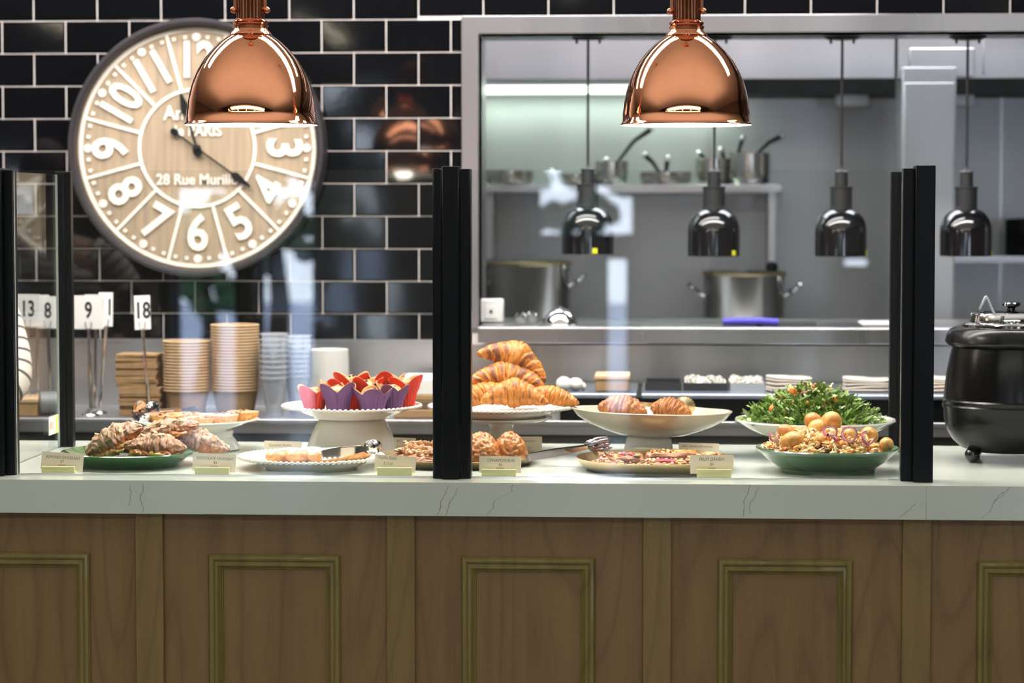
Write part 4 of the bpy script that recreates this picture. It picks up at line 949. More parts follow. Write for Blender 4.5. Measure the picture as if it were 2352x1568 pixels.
# ================================================================ FOOD
def lerp(a, b, t): t = max(0, min(1, t)); return tuple(x*(1 - t) + y*t for x, y in zip(a, b))
def sstep(a, b, x): t = max(0, min(1, (x - a)/(b - a))); return t*t*(3 - 2*t)
GOLD, AMBER, BROWN, DARK = (.74, .30, .050), (.55, .165, .022), (.17, .038, .010), (.06, .014, .005)
def croissant(name, lab, loc, rot, L=.15, Rr=.034, bend=1.3, bands=4.6, seed=1, squash=.85, dark=.5, group='golden croissants on the stand', m=None, cat='croissant', dust=0., flakes=0, custard=False, hump=0., tip=1.75, rgh=0.):
    so = Vector((seed*7.3, seed*3.1, 0)); Rc = L/max(bend, .05)
    def pt(u, v):
        w = (u - .5)*2; a = w*bend/2
        cx, cy = Rc*sin(a), Rc*(cos(a) - 1) + Rc*(1 - cos(bend/2))*.5
        prof = max(1 - abs(w)**tip, 0)**.80*.88 + .12*max(0, 1 - abs(w)**9)**.5
        ph = 2*pi*v
        q = abs(w)*bands + .33*sin(ph + seed) + .25*noise.noise(so + Vector((w*3, cos(ph), sin(ph))))
        f = q - floor(q)
        roll = sqrt(max(0, 1 - (2*f - 1)**2))*.15*(1 - .5*abs(w)) - .12*sstep(.0, .10, .10 - f)
        r = Rr*prof*(.93 + roll + hump*math.exp(-w*w*14)) + (.0018 + rgh*.006)*fbm(so + Vector((w*(9 - 4*rgh), cos(ph)*2, sin(ph)*2)))
        n = Vector((sin(a), cos(a), 0)); y = cos(ph)*r; z = sin(ph)*r*squash
        if z < -Rr*.5: z = -Rr*.5 + (z + Rr*.5)*.25
        return Vector((cx, cy, 0)) + n*y + Vector((0, 0, z)), f, w, ph, q
    def cf(u, v):
        p, f, w, ph, q = pt(u, v)
        nz = noise.noise(so + Vector((w*5, cos(ph)*1.8, sin(ph)*1.8))); n2 = noise.noise(so + Vector((w*26, cos(ph)*7, sin(ph)*7)))
        k = int(floor(q)); hot = noise.noise(so + Vector((k*5.7 + (3 if w > 0 else 0), 2, 1)))
        d = sstep(.45, .95, 1.05 - abs(f - .45)*1.9 + .55*nz + .9*hot - (1 - dark)*.8 + .15*sin(ph))
        c = lerp(GOLD, AMBER, .3 + .8*n2 + .35*f); c = lerp(c, BROWN, d*.8); c = lerp(c, DARK, sstep(.7, 1.2, d + n2*.5)*.45)
        c = lerp(c, (.88, .50, .16), .7*(sstep(.16, .02, f) if f < .16 else 0)) if f < .16 else c
        if dust:
            up = sin(ph); s_ = sstep(-.1, .6, up + .9*noise.noise(so + Vector((w*12, cos(ph)*5, sin(ph)*5))))*dust
            c = lerp(lerp(c, BROWN, .45), lerp((.70, .56, .46), (.36, .20, .12), n2 + .35), s_*.85)
        return c
    t = thing(name, lab, cat, loc, group=group, rot=rot)
    b = MB(); b.grid(lambda u, v: pt(u, v)[0], 110, 44, False, True, cf=cf)
    b.build('pastry', m or m_crois, t, smooth=70)
    if custard:
        b = MB(); rr = random.Random(seed)
        for k in range(34):
            w = rr.uniform(-.75, .75); a = w*bend/2; wd = Rr*max(.2, (1 - abs(w)**1.7))
            n = Vector((sin(a), cos(a), 0)); p = Vector((Rc*sin(a), Rc*(cos(a) - 1) + Rc*(1 - cos(bend/2))*.5, 0)) - n*wd*(.90 + rr.random()*.22)
            b.col = rr.choice([(.80, .55, .14), (.55, .20, .05), (.42, .14, .04), (.70, .34, .09), (.35, .11, .03)]); b.ball((p.x, p.y, -Rr*.28 + rr.uniform(-.004, .006)), rr.uniform(.008, .018), rr.uniform(.005, .009), rr.uniform(.004, .008), 8, 11, nz=.6, nf=160)
        tag(b.build('custard_filling', m_glaze, t), kind='stuff')
    if flakes:
        b = MB(); rr = random.Random(seed + 40)
        for k in range(flakes):
            u = rr.uniform(.2, .8); v = rr.uniform(.12, .40); p = pt(u, v)[0]; p2 = pt(u + .01, v)[0]; p3 = pt(u, v + .02)[0]
            nn = (p2 - p).cross(p3 - p).normalized(); nn = nn if nn.z > 0 else -nn
            q = nn.to_track_quat('Z', 'X').to_matrix().to_4x4(); b.X = Matrix.Translation(p + nn*.0012) @ q @ rotm('Z', rr.random()*6) @ rotm('X', rr.uniform(-.3, .3))
            b.col = lerp((.66, .47, .28), (.5, .3, .15), rr.random())
            n = 10; vs = [(0, 0, .0009)] + [(.0095*cos(2*pi*i/n), .0055*sin(2*pi*i/n), .0004*cos(4*pi*i/n)) for i in range(n)]
            b.add(vs, [(0, i + 1, (i + 1) % n + 1) for i in range(n)])
        tag(b.build('almond_flakes', m_dust, t), kind='stuff')
    return t
# golden croissants: pile on the stand
s = mpp(1175, Yc2)
def cpos(px, py, Y): p = P(px, py, Y); return (p.x, p.y, p.z)
croissant('croissant', 'golden croissant lying across the front of the pile with a raised middle', cpos(1181, 915, Yc2 - .105), (R(52), R(1), R(3)), .185, .031, 1.5, 5.2, 1, dark=.5, hump=.25)
croissant('croissant', 'golden croissant at the right of the pile pointing over the plate edge', cpos(1270, 911, Yc2 - .04), (R(12), R(13), R(-4)), .140, .030, .5, 5.0, 2, dark=.45, tip=1.4)
croissant('croissant', 'golden croissant at the lower left of the pile, half behind the centre post', cpos(1108, 908, Yc2 - .06), (0, R(-14), R(20)), .15, .036, .6, 4.2, 3, dark=.3)
croissant('croissant', 'dark banded croissant lying in the middle layer of the pile', cpos(1163, 875, Yc2 - .02), (R(42), R(3), R(2)), .205, .039, 1.15, 4.4, 4, dark=.75, hump=.16, tip=1.6)
croissant('croissant', 'topmost croissant of the pile with a pointed tip to the upper left', cpos(1178, 834, Yc2 + .01), (R(58), R(22), R(0)), .205, .037, 1.35, 4.6, 5, dark=.75, hump=.25, tip=1.35)
croissant('croissant', 'golden croissant lying at the back of the pile', cpos(1180, 905, Yc2 + .07), (0, R(0), R(2)), .15, .034, .8, 4.4, 6, dark=.4)
# almond croissants on the green platter
grp = 'almond croissants on the green platter'
za = ZC + .02
croissant('almond_croissant', 'big sugar dusted almond croissant tilted up at the left of the green platter', cpos(262, 1009, Yg), (R(20), R(-25), R(4)), .155, .045, .45, 3.6, 11, .72, .55, grp, m_dust, 'almond croissant', .85, 22, True, rgh=1., tip=1.5)
croissant('almond_croissant', 'almond croissant resting on top of the others, custard showing along its edge', cpos(385, 985, Yg + .01), (R(14), R(-10), R(4)), .155, .034, .35, 4.0, 12, .62, .55, grp, m_dust, 'almond croissant', .8, 22, True, rgh=1.2, tip=1.5)
croissant('almond_croissant', 'almond croissant lying at the front middle of the green platter', cpos(357, 1026, Yg - .05), (R(12), R(2), R(-2)), .155, .039, .35, 4.4, 13, .78, .65, grp, m_dust, 'almond croissant', .6, 18, True, rgh=1., tip=1.4)
croissant('almond_croissant', 'pale sugar covered almond croissant pointing right over the platter rim', cpos(462, 1016, Yg + .02), (R(8), R(12), R(-6)), .15, .036, .4, 3.2, 14, .75, .3, grp, m_dust, 'almond croissant', 1.0, 8, False, rgh=1., tip=1.3)
croissant('almond_croissant', 'almond croissant mostly hidden at the back of the green platter', cpos(310, 1022, Yg + .08), (0, 0, R(10)), .13, .034, .4, 4, 15, .75, .5, grp, m_dust, 'almond croissant', .7, 8, False)
# ham croissants in the beige bowl
grp = 'croissants in the beige bowl'
croissant('ham_croissant', 'larger flaky croissant at the left of the beige bowl', cpos(1430, 941, Yb - .02), (R(8), R(6), R(-14)), .130, .040, .2, 3.2, 21, .9, .4, grp, m_crois, 'croissant', .15, 0, rgh=.6)
croissant('ham_croissant', 'smaller ridged croissant at the right of the beige bowl', cpos(1541, 944, Yb - .02), (R(6), R(10), R(-20)), .112, .034, .2, 4.4, 22, .95, .35, grp, m_crois, 'croissant', .05, 0, rgh=.3)

def bun(name, lab, loc, r, h, seed, rot=(0, 0, 0), group=None, cat='bun', layers=9, c0=(.70, .27, .06), c1=(.28, .075, .018), m=None, rx=1., ry=1., flaky=.065):
    so = Vector((seed*5.1, 1.7, seed*2.3))
    def f(u, v):
        th = u*pi*.5*1.18; ph = 2*pi*v; d = Vector((sin(th)*cos(ph), sin(th)*sin(ph), max(cos(th), -.25)))
        n1 = fbm(so + d*2.1); sp = abs(sin(layers*(th + .3*n1) + ph*1.0 + 2*noise.noise(so + d*1.3)))
        return d, n1, sp
    def fn(u, v):
        d, n1, sp = f(u, v); k = 1 + flaky*.6*n1 + flaky*(sp**.5 - .6) + .035*noise.noise(so + d*11) - .05*abs(noise.noise(so + Vector((d.x*9 + n1*3, d.y*9, d.z*4)))) - .03*abs(noise.noise(so + d*23))
        return (d.x*r*k*rx, d.y*r*k*ry, max(d.z, 0)*h*k + .0 if d.z > 0 else .0)
    def cf(u, v):
        d, n1, sp = f(u, v); n2 = noise.noise(so + d*9)
        c = lerp(c1, c0, .25 + .65*sp + .5*n2); w_ = abs(noise.noise(so + Vector((d.x*9 + n1*3, d.y*9, d.z*4)))); return lerp(lerp(c, (.24, .06, .015), sstep(.15, .5, w_)*.6), (.90, .50, .20), sstep(.10, .0, w_)*.5)
    t = thing(name, lab, cat, loc, group=group, rot=rot); b = MB(); b.grid(fn, 48, 72, False, True, cf=cf); b.build('pastry', m or m_glaze, t, smooth=70); return t
z1 = ZC + .006
def onpan(px, Y, z=None): p = P(px, 1040, Y); return (p.x, Y, z or z1)
g1 = 'cinnamon buns in the brass pan'
s = mpp(1110, 5.85)
bun('cinnamon_bun', 'flaky cinnamon bun just right of the centre post', onpan(1104, 5.83), .052, .074, 31, group=g1, cat='cinnamon bun')
bun('cinnamon_bun', 'flaky cinnamon bun at the right edge of the brass pan above its price card', onpan(1172, 5.86), .044, .072, 32, group=g1, cat='cinnamon bun')
bun('cinnamon_bun', 'cinnamon bun hidden behind the centre post', onpan(1045, 5.95), .048, .06, 33, group=g1, cat='cinnamon bun')
# walnut danishes
def nutty(lab, loc, seed, r=.045, rz=0.):
    t = bun('walnut_danish', lab, loc, r, .030, seed, (0, 0, rz), 'walnut danishes in the brass pan', 'danish', 5, (.60, .27, .12), (.24, .08, .03), rx=1.25)
    b = MB(); rr = random.Random(seed)
    for k in range(26):
        a = rr.random()*6.28; q = r*.75*sqrt(rr.random()); b.col = lerp((.72, .46, .22), (.45, .22, .09), rr.random())
        b.ball((q*cos(a)*1.2, q*sin(a), .027 + rr.random()*.007), rr.uniform(.004, .008), None, rr.uniform(.003, .006), 6, 8, nz=.5, nf=200)
    tag(b.build('walnut_pieces', m_food, t), kind='stuff')
nutty('walnut danish at the left end of the brass pan behind the vanilla eclair card', onpan(945, 5.83), 41)
nutty('walnut danish nearest the centre post in the brass pan', onpan(978, 5.765), 42)
nutty('walnut danish at the back left of the brass pan, heaped with nuts', onpan(968, 5.93, ZC + .012), 43)
# fruit danishes
def danish(lab, px, Y, w, d, h, seed, rz=0., z=None, topc=((.90, .42, .07), (.74, .26, .04)), pink=2, rot=None, herb=True):
    w *= 1.12; d *= 1.15
    so = Vector((seed*3.3, seed, 1)); loc = onpan(px, Y, z)
    dd = sqrt((loc[0] - cp2.x)**2 + (Y - 5.76)**2) + w*.8; loc = (loc[0], Y, loc[2] + max(0, dd - .15)*.35)
    t = thing('fruit_danish', lab, 'danish', loc, group='fruit danishes in the brass pan', rot=rot or (0, 0, rz))
    def fn(u, v):
        a = 2*pi*v; e = .72; x = (abs(cos(a))**e)*(1 if cos(a) > 0 else -1); y = (abs(sin(a))**e)*(1 if sin(a) > 0 else -1)
        n = noise.noise(so + Vector((cos(a)*2, sin(a)*2, u*2)))
        if u < .45:
            q = u/.45; z_ = q*h; lay = .012*sin(q*19 + n*4); r = .90 + .07*sin(q*pi) + lay + .20*n
        else:
            q = (u - .45)/.55; r = (1 - q)*(.90 + .20*n) + .001; z_ = h*(1 + .12*sin(q*pi*1.0) - .25*sstep(.15, .5, q)) + .0025*fbm(so + Vector((x*q*6, y*6, q*6)))
        return (x*w*r, y*d*r, z_*.68*(1 + .45*noise.noise(so + Vector((x*1.6, y*1.6, 3)))*min(1, u*3)))
    def cf(u, v):
        a = 2*pi*v; n = noise.noise(so + Vector((cos(a)*7, sin(a)*7, u*9)))
        if u < .45: q = u/.45; return lerp((.66, .34, .22), (.30, .085, .045), .5 + .5*sin(q*19) + n*.6)
        q = (u - .45)/.55
        return lerp(lerp((.50, .19, .07), topc[0], sstep(.05, .35, q + n*.2)), topc[1], .4 + n)
    b = MB(); b.grid(fn, 36, 64, False, True, cf=cf); b.build('pastry', m_glaze, t, smooth=70)
    b = MB(); rr = random.Random(seed)
    for k in range(80):
        x, y = rr.uniform(-.8, .8)*w, rr.uniform(-.8, .8)*d
        b.col = rr.choice([(.66, .32, .06), (.45, .14, .04), (.74, .40, .09), (.36, .10, .03)] + ([(.14, .20, .04)] if herb else []))
        b.ball((x, y, h*.66 + rr.random()*.006), rr.uniform(.002, .006), None, rr.uniform(.0015, .004), 5, 7, nz=.5, nf=300)
    tag(b.build('topping_crumbs', m_food, t), kind='stuff')
    for k in range(pink):
        b = MB(); b.col = (.62, .10, .22); x, y = rr.uniform(-.5, .3)*w, rr.uniform(-.9, .1)*d; a = rr.uniform(-.3, .3); l = w*rr.uniform(.5, .8)
        b.tube([(x - l/2*cos(a), y - l/2*sin(a), h*.84), (x, y, h*.90), (x + l/2*cos(a), y + l/2*sin(a), h*.84)], .0045, 8, flat=.6); b.build('rhubarb_stick', m_glaze, t)
danish('fruit danish at the left end of the brass pan, under the tongs', 1396, 5.725, .038, .032, .016, 51, .2, topc=((.62, .25, .18), (.7, .4, .15)))
danish('orange topped danish at the back left of the brass pan', 1428, 5.83, .052, .036, .028, 52, -.1, pink=1)
danish('pink rhubarb danish at the front middle of the brass pan', 1462, 5.675, .050, .034, .013, 53, .12, pink=3, topc=((.66, .42, .20), (.55, .12, .14)))
danish('green herb topped danish in the centre of the brass pan', 1520, 5.72, .054, .038, .024, 54, -.15, pink=2, topc=((.50, .46, .16), (.35, .32, .10)))
danish('raised golden danish at the back right of the brass pan', 1545, 5.85, .060, .036, .034, 55, .05, pink=0, herb=False)
danish('fruit danish at the front right of the brass pan beside its price card', 1573, 5.67, .048, .030, .014, 56, -.1, pink=1)
danish('golden danish half hidden behind the fruit danish card', 1624, 5.77, .048, .038, .024, 57, .1, pink=0, herb=False)
# tarts
def tart(lab, px, Y, z, r, seed, dust=0., rx=1.):
    p = P(px, 960, Y); t = thing('custard_tart', lab, 'tart', (p.x, Y, z), rz=seed, group='tarts on the oval plate'); so = Vector((seed*2.1, 3, 1)); h = .026
    def fn(u, v):
        a = 2*pi*v; fl = 1 + .025*sin(a*18)
        if u < .4: q = u/.4; return (r*(.80 + .2*q)*fl*cos(a), r*(.80 + .2*q)*fl*sin(a), q*h)
        q = (u - .4)/.6; rr = r*(1 - q)*.99 + .0005
        return (rr*cos(a)*(fl if q < .1 else 1), rr*sin(a)*(fl if q < .1 else 1), h*(1.02 - .10*sstep(0, .1, q) + .10*sstep(.1, .9, q)) + .0016*fbm(so + Vector((rr*cos(a), rr*sin(a), 0))*60))
    def cf(u, v):
        a = 2*pi*v; q = (u - .4)/.6; rr = max(0, 1 - q)
        n = fbm(so + Vector((cos(a)*rr, sin(a)*rr, 0))*5)
        if u < .4: return lerp((.78, .42, .12), (.50, .20, .05), .3 + n*.6 + (.5 if u < .06 else 0))
        c = lerp((.74, .34, .12), (.30, .09, .04), .25 + .9*n); c = lerp(c, (.80, .48, .20), sstep(.9, .99, rr))
        return lerp(c, (.86, .82, .78), dust*sstep(-.2, .4, n + .2))
    b = MB(); b.grid(fn, 30, 90, False, True, cf=cf); b.build('tart_case', m_glaze if not dust else m_dust, t, smooth=60)
    b = MB(); rr = random.Random(seed)
    for k in range(16):
        a = rr.random()*6.28; q = r*.8*sqrt(rr.random()); b.X = T(q*cos(a), q*sin(a), h*1.05) @ Euler((rr.uniform(-.3, .3), rr.uniform(-.3, .3), rr.random()*6)).to_matrix().to_4x4(); b.col = lerp((.72, .42, .2), (.4, .17, .08), rr.random())
        n = 8; b.add([(0, 0, .001)] + [(.008*cos(2*pi*i/n), .004*sin(2*pi*i/n), 0) for i in range(n)], [(0, i + 1, (i + 1) % n + 1) for i in range(n)])
    tag(b.build('almond_flakes', m_dust, t), kind='stuff')
zt0 = zta + .0006; s = mpp(448, Yt)
tart('golden tart at the front left of the plate beside the tongs', 383, Yt - .055, zt0 + .006, .045, 61, .1)
tart('golden tart at the front middle of the plate', 452, Yt - .062, zt0 + .002, .045, 62, .15)
tart('icing sugar covered tart in the middle right of the plate', 508, Yt - .015, zt0 + .005, .045, 63, .85)
tart('tart at the far right end of the plate', 558, Yt + .055, zt0 + .007, .042, 64, .35)
tart('dusted tart at the back left of the plate', 420, Yt + .045, zt0 + .002, .045, 65, .5)
# eclairs
def eclair(lab, px, Y, L, r, rz, seed, disc=False, choc=False):
    p = P(px, 1050, Y); t = thing('eclair', lab, 'eclair', (p.x, Y, ze + .007), rz=rz, group='iced pastries on the beaded plate'); so = Vector((seed, seed*2, 0))
    def fn(u, v, k=1., top=False):
        w = 2*u - 1; a = 2*pi*v; q = max(0, 1 - abs(w)**3.2)**.55; rr = r*q*(1 + .07*fbm(so + Vector((w*3, cos(a), sin(a)))))
        return (w*L/2*(1 if q > 0 else 1), cos(a)*rr, r*.62 + sin(a)*rr*.72)
    def cf(u, v):
        a = 2*pi*v; n = fbm(so + Vector((u*9, cos(a)*2, sin(a)*2))); return lerp((.80, .43, .16), (.62, .25, .07), .4 + n)
    b = MB(); b.grid(fn, 50, 32, False, True, cf=cf); b.build('choux_pastry', m_glaze, t, smooth=70)
    def fi(u, v):
        w = (2*u - 1)*.86; lim = .72 + .22*noise.noise(so + Vector((u*7, 1, 0))); a = pi/2 + (v - .5)*2*lim
        q = max(0, 1 - abs(w)**3.2)**.55; e = sstep(0, .12, v)*sstep(0, .12, 1 - v)*sstep(0, .06, u)*sstep(0, .06, 1 - u); rr = r*q*(1 + .07*fbm(so + Vector((w*3, cos(a), sin(a))))) + .0022*e - .0006*(1 - e)
        return (w*L/2, cos(a)*rr, r*.62 + sin(a)*rr*.72 + .0005*e)
    b = MB(); ic = (.84, .62, .46) if not choc else (.86, .84, .80)
    b.grid(fi, 44, 22, cf=lambda u, v: ic); b.build('icing', m_glaze, t, smooth=70)
    if disc:
        b = MB(); b.col = (.85, .76, .60); b.X = T(0, -r*.72, r*1.02) @ rotm('X', R(62)); b.lathe([(.001, .0015), (.0125, .0015), (.0135, 0), (.0125, -.0015), (.001, -.0015)], 32); b.build('white_chocolate_disc', m_glaze, t)
    return t
eclair('iced pastry at the left of the beaded plate', 655, Ye - .025, .12, .023, R(52), 71)
eclair('iced pastry with a round white chocolate disc in the middle of the plate', 703, Ye - .02, .125, .024, R(50), 72, True)
eclair('white iced pastry under the tongs', 754, Ye - .02, .12, .0235, R(46), 73, False, True)
eclair('iced pastry at the back right of the beaded plate', 806, Ye + .03, .11, .023, R(38), 74)
# muffins in tulip papers
m_red = mat('red_tulip_paper', (.72, .045, .02), .65, var=(30, .12), bump=(90, .2, .001)); m_pur = mat('purple_tulip_paper', (.16, .065, .19), .7, var=(30, .12), bump=(90, .2, .001))
m_tan = mat('brown_paper_lining', (.56, .33, .15), .75, var=(30, .12))
def muffin(lab, px, Y, r, h, m, seed, rz=0., tilt=(0, 0), blue=6):
    p = P(px, 930, Y); dd = sqrt((p.x - cm.x)**2 + (Y - Ym)**2) + r*.66
    t = thing('tulip_muffin', lab, 'muffin', (p.x, Y, zm + .0008 + max(0, dd - .095)*.22), group='muffins in tulip papers', rot=(tilt[0], tilt[1], rz)); so = Vector((seed*3, seed, 2)); rr = random.Random(seed)
    pk = [rr.uniform(.85, 1.18) for _ in range(4)]; cl = [rr.uniform(-.15, .35) for _ in range(4)]
    def fn(u, v):
        a = 2*pi*v; q4 = (a/(pi/2)) % 1; pet = abs(sin(a*2))**1.15; k = int(a/(pi/2)) % 4
        hh = h*(.74 + .29*pet*pk[k]); z = u*hh; q = min(1, z/(h*.62))
        fl = 1 + .035*sin(a*22)*(1 - sstep(.5, .9, u))
        R1 = r*(.66 + .30*q)*fl
        if z > h*.5: R1 += (z - h*.5)*(.30 + .3*cl[k]*pet)
        sq_ = 1 + .07*pet*sstep(.4, .8, u); fold = 1 - .10*(1 - pet)**6*sstep(.3, .7, u)
        R1 *= sq_*fold; R1 += .0012*noise.noise(so + Vector((cos(a)*3, sin(a)*3, z*60)))
        return (R1*cos(a), R1*sin(a), z)
    b = MB(); b.grid(fn, 22, 132, False, True); b.add([(r*.655*cos(2*pi*k/32), r*.655*sin(2*pi*k/32), .0004) for k in range(32)], [tuple(range(31, -1, -1))])
    pp = b.build('paper_cup', [m_tan, m], t, smooth=60, solid=.0006, solid_off=1)
    b = MB()
    def cf(u, v):
        th = u*1.6; a = 2*pi*v; n = fbm(so + Vector((sin(th)*cos(a), sin(th)*sin(a), cos(th)))*5); return lerp((.80, .46, .16), (.42, .17, .05), .45 + n*.8)
    b.grid(lambda u, v: ((r*.83*sin(u*1.6) + .0001)*cos(2*pi*v)*(1 + .02*sin(2*pi*v*5 + seed)), (r*.83*sin(u*1.6) + .0001)*sin(2*pi*v), h*.52 + h*.42*cos(u*1.6) + .003*fbm(so + Vector((u*6, cos(2*pi*v)*3*u, sin(2*pi*v)*3*u)))), 22, 40, False, True, cf=cf)
    tp = b.build('muffin_top', m_food, t, smooth=70)
    b = MB()
    for k in range(blue + 14):
        a = rr.random()*6.28; q = rr.random()**.5*.75; z = h*.52 + h*.42*cos(q*1.5); bb = k < blue
        b.col = (.05, .02, .06) if bb else lerp((.85, .60, .28), (.6, .3, .1), rr.random()); b.ball((r*q*cos(a), r*q*sin(a), z), rr.uniform(.002, .004) if not bb else .0035, None, None, 6, 8, nz=.3, nf=200)
    tag(b.build('berries_and_crumble', m_food, tp), kind='stuff')
s = mpp(808, Ym)
muffin('red paper muffin at the front left end of the plate', 722, Ym - .045, .034, .066, m_red, 81, .3)
muffin('large purple paper muffin at the front left of the plate', 776, Ym - .072, .036, .078, m_pur, 82, .1)
muffin('wide purple paper muffin at the front centre, its brown crumb showing', 856, Ym - .078, .038, .064, m_pur, 83, .95)
muffin('purple paper muffin at the front right, behind the wide one', 903, Ym - .03, .031, .070, m_pur, 84, .5)
muffin('tall red paper muffin at the right end of the plate', 930, Ym + .035, .034, .078, m_red, 85, .2)
muffin('red paper muffin at the back left of the plate', 774, Ym + .01, .031, .084, m_red, 86, .7)
muffin('red paper muffin in the middle of the back row', 842, Ym + .012, .031, .088, m_red, 87, .4)
muffin('red paper muffin at the back centre, tallest of the rear row', 808, Ym + .085, .034, .092, m_red, 88, .1)
muffin('red paper muffin at the back right of the plate', 884, Ym + .085, .034, .088, m_red, 89, .9)
# salad leaves
rr = random.Random(99)
def leaf_mound(b, n, R0, H, z0, seed):
    rr = random.Random(seed)
    for k in range(n):
        a = rr.random()*2*pi; q = sqrt(rr.random()); rad = R0*q; z = z0 + H*max(0, 1 - q**1.7)*rr.uniform(.80, 1.05) + .003
        L = rr.uniform(.018, .046); w = rr.uniform(.003, .0075); th = rr.random()*6.28; el = rr.uniform(-.4, .9) if q < .8 else rr.uniform(.1, .9); cv = rr.uniform(-1.4, 1.4)
        X = T(rad*cos(a), rad*sin(a), z) @ rotm('Z', th) @ rotm('Y', -el) @ rotm('X', rr.uniform(-1.2, 1.2)); b.X = X
        g = lerp((.13, .30, .02), (.03, .12, .010), rr.random()); g = lerp(g, (.34, .50, .08), rr.random()**3)
        n_ = 8; vs = []; cs = []; lob = rr.random() < .6
        for i in range(n_ + 1):
            u = i/n_; ang = cv*u; x = L*u; zz = .25*L*sin(ang*1.2)*u
            ww = w*(sin(pi*min(1, u*.95 + .04))**.6)*((1.5 if i % 2 else .45) if lob and i > 2 else 1) if u > .3 else w*.18
            for j, yy in enumerate((-ww, 0, ww)): vs.append((x, yy, zz + (0 if j == 1 else .15*abs(yy)))); cs.append(lerp(g, (.42, .52, .18), .55 if j == 1 else 0))
        b.add(vs, [(i*3 + j, i*3 + j + 1, (i + 1)*3 + j + 1, (i + 1)*3 + j) for i in range(n_) for j in range(2)], 0, cs)
zsal = cw.z - .012; sx_ = cw.x - 8*mpp(1872, Yw_)
b = MB(); b.col = (.04, .12, .02)
b.grid(lambda u, v: (.128*u*cos(2*pi*v), .128*u*sin(2*pi*v), -.028 + .082*max(0, 1 - u**1.7)), 12, 30, False, True)
leaf_mound(b, 2900, .154, .080, 0, 5)
tag(b.build('salad_leaves', m_leaf, loc=(sx_, Yw_, zsal), smooth=60), 'heap of dressed rocket salad leaves in the white flared bowl', 'salad', kind='stuff')
for k, (px, py, L, a, e) in enumerate([(1822, 899, .030, -.5, .5), (1772, 936, .018, 1.1, .4), (1858, 937, .013, 1.4, .3), (1856, 924, .012, .2, .3), (1909, 893, .008, .5, .3), (1918, 918, .020, -.3, .2), (1896, 922, .010, .3, .3), (1806, 950, .012, .2, .3)]):
    rad = .55; dz = P(px, py, Yw_).z - zsal; Yk2 = Yw_ - .150*sqrt(max(0.02, 1 - max(0, dz)/.092))*.86; c = P(px, py, Yk2)
    b = MB(); b.col = (.80, .26, .03); w = L*.32
    b.grid(lambda u, v: ((u - .5)*L, (v - .5)*w*2*(1 - .4*abs(2*u - 1)), .002*sin(u*5)), 8, 5)
    tag(b.build('carrot_slice', m_food, loc=tuple(c), rot=(R(60), -a, 0), solid=.0015), ['large orange carrot slice near the top left of the salad', 'orange carrot slice at the left slope of the salad', 'orange carrot piece low in the middle of the salad', 'small carrot piece just above the middle one', 'small carrot piece at the top right of the salad',
        'ragged orange carrot piece at the right of the salad', 'short carrot piece between the middle and right ones', 'small carrot piece low at the left of the salad'][k], 'carrot slice', 'carrot slices in the green salad')
b = MB(); rr = random.Random(8)
for k in range(330):
    a = rr.random()*6.28; q = sqrt(rr.random())*.97; z = .086*max(0, 1 - q**1.7)*rr.uniform(.95, 1.08) + .008; b.col = rr.choice([(.45, .18, .08), (.55, .25, .10), (.50, .10, .22), (.36, .14, .06)])
    b.ball((.145*q*cos(a), .145*q*sin(a), z), rr.uniform(.002, .0052), None, None, 6, 8, nz=.3, nf=200)
tag(b.build('seeds_and_lentils', m_food, loc=(sx_, Yw_, zsal)), 'brown and pink seeds scattered through the green salad', 'seeds', kind='stuff')
# potato salad
m_pot2 = mat('roast_potato_skin', (1, 1, 1), .42, attr=True, var=(70, .3), bump=(110, .6, .002), coat=.15)
zpo = ZC + .018
spuds = [(1868, 966, 22, .05), (1911, 968, 25, .03), (1806, 992, 20, .0), (1996, 1000, 22, .0), (2036, 1021, 17, -.05), (1822, 1012, 25, -.075), (1850, 1000, 20, -.03), (1975, 985, 16, .03), (1948, 1001, 20, -.05), (1788, 1010, 18, -.04), (1838, 1026, 18, -.10), (1890, 1012, 20, -.08), (1986, 1018, 18, -.085), (1930, 1025, 17, -.11), (1880, 985, 24, .0), (1935, 985, 22, .01)]
labs = ['whole roast potato at the very top left of the potato salad', 'whole roast potato at the very top right of the potato salad', 'golden potato at the upper left of the potato salad', 'large potato at the right behind the onion ring', 'round potato at the far right rim of the green bowl',
        'long orange potato at the left front of the potato salad', 'peeled potato in the left middle of the heap', 'small potato high on the right of the heap', 'potato inside the pink onion ring', 'potato at the far left of the heap', 'small potato at the front left against the bowl rim',
        'potato in the front middle of the heap', 'potato at the front right under the onion', 'small pale potato at the front centre rim', 'potato just below the two topmost ones', 'potato under the topmost right one']
for k, (px, py, r, dy) in enumerate(spuds):
    if k in (7, 9, 10, 13, 15, 12): continue
    Y = Ygb + dy; c = P(px, py, Y); s = mpp(px, Y); so = Vector((k*3.3, 1, 2)); rr = random.Random(k)
    b = MB(); e = (1.25, 1, .9) if k in (0, 2, 5, 10) else (1.05, 1, .98)
    base_c = lerp((.84, .50, .13), (.74, .33, .09), rr.random()) if k not in (7, 9) else (.82, .60, .30)
    b.ball((0, 0, 0), r*s*e[0], r*s*e[1], r*s*e[2], 20, 28, nz=.22, nf=24, cf=lambda u, v: lerp(base_c, (.55, .22, .06), sstep(.1, .8, noise.noise(so + Vector((u*4, cos(6.28*v), sin(6.28*v)))) + .25)*.8))
    tag(b.build('potato', m_pot2, loc=tuple(c), rot=(0, rr.uniform(-.5, .5), rr.random()*3), smooth=70), labs[k], 'potato', 'potatoes in the green bowl')
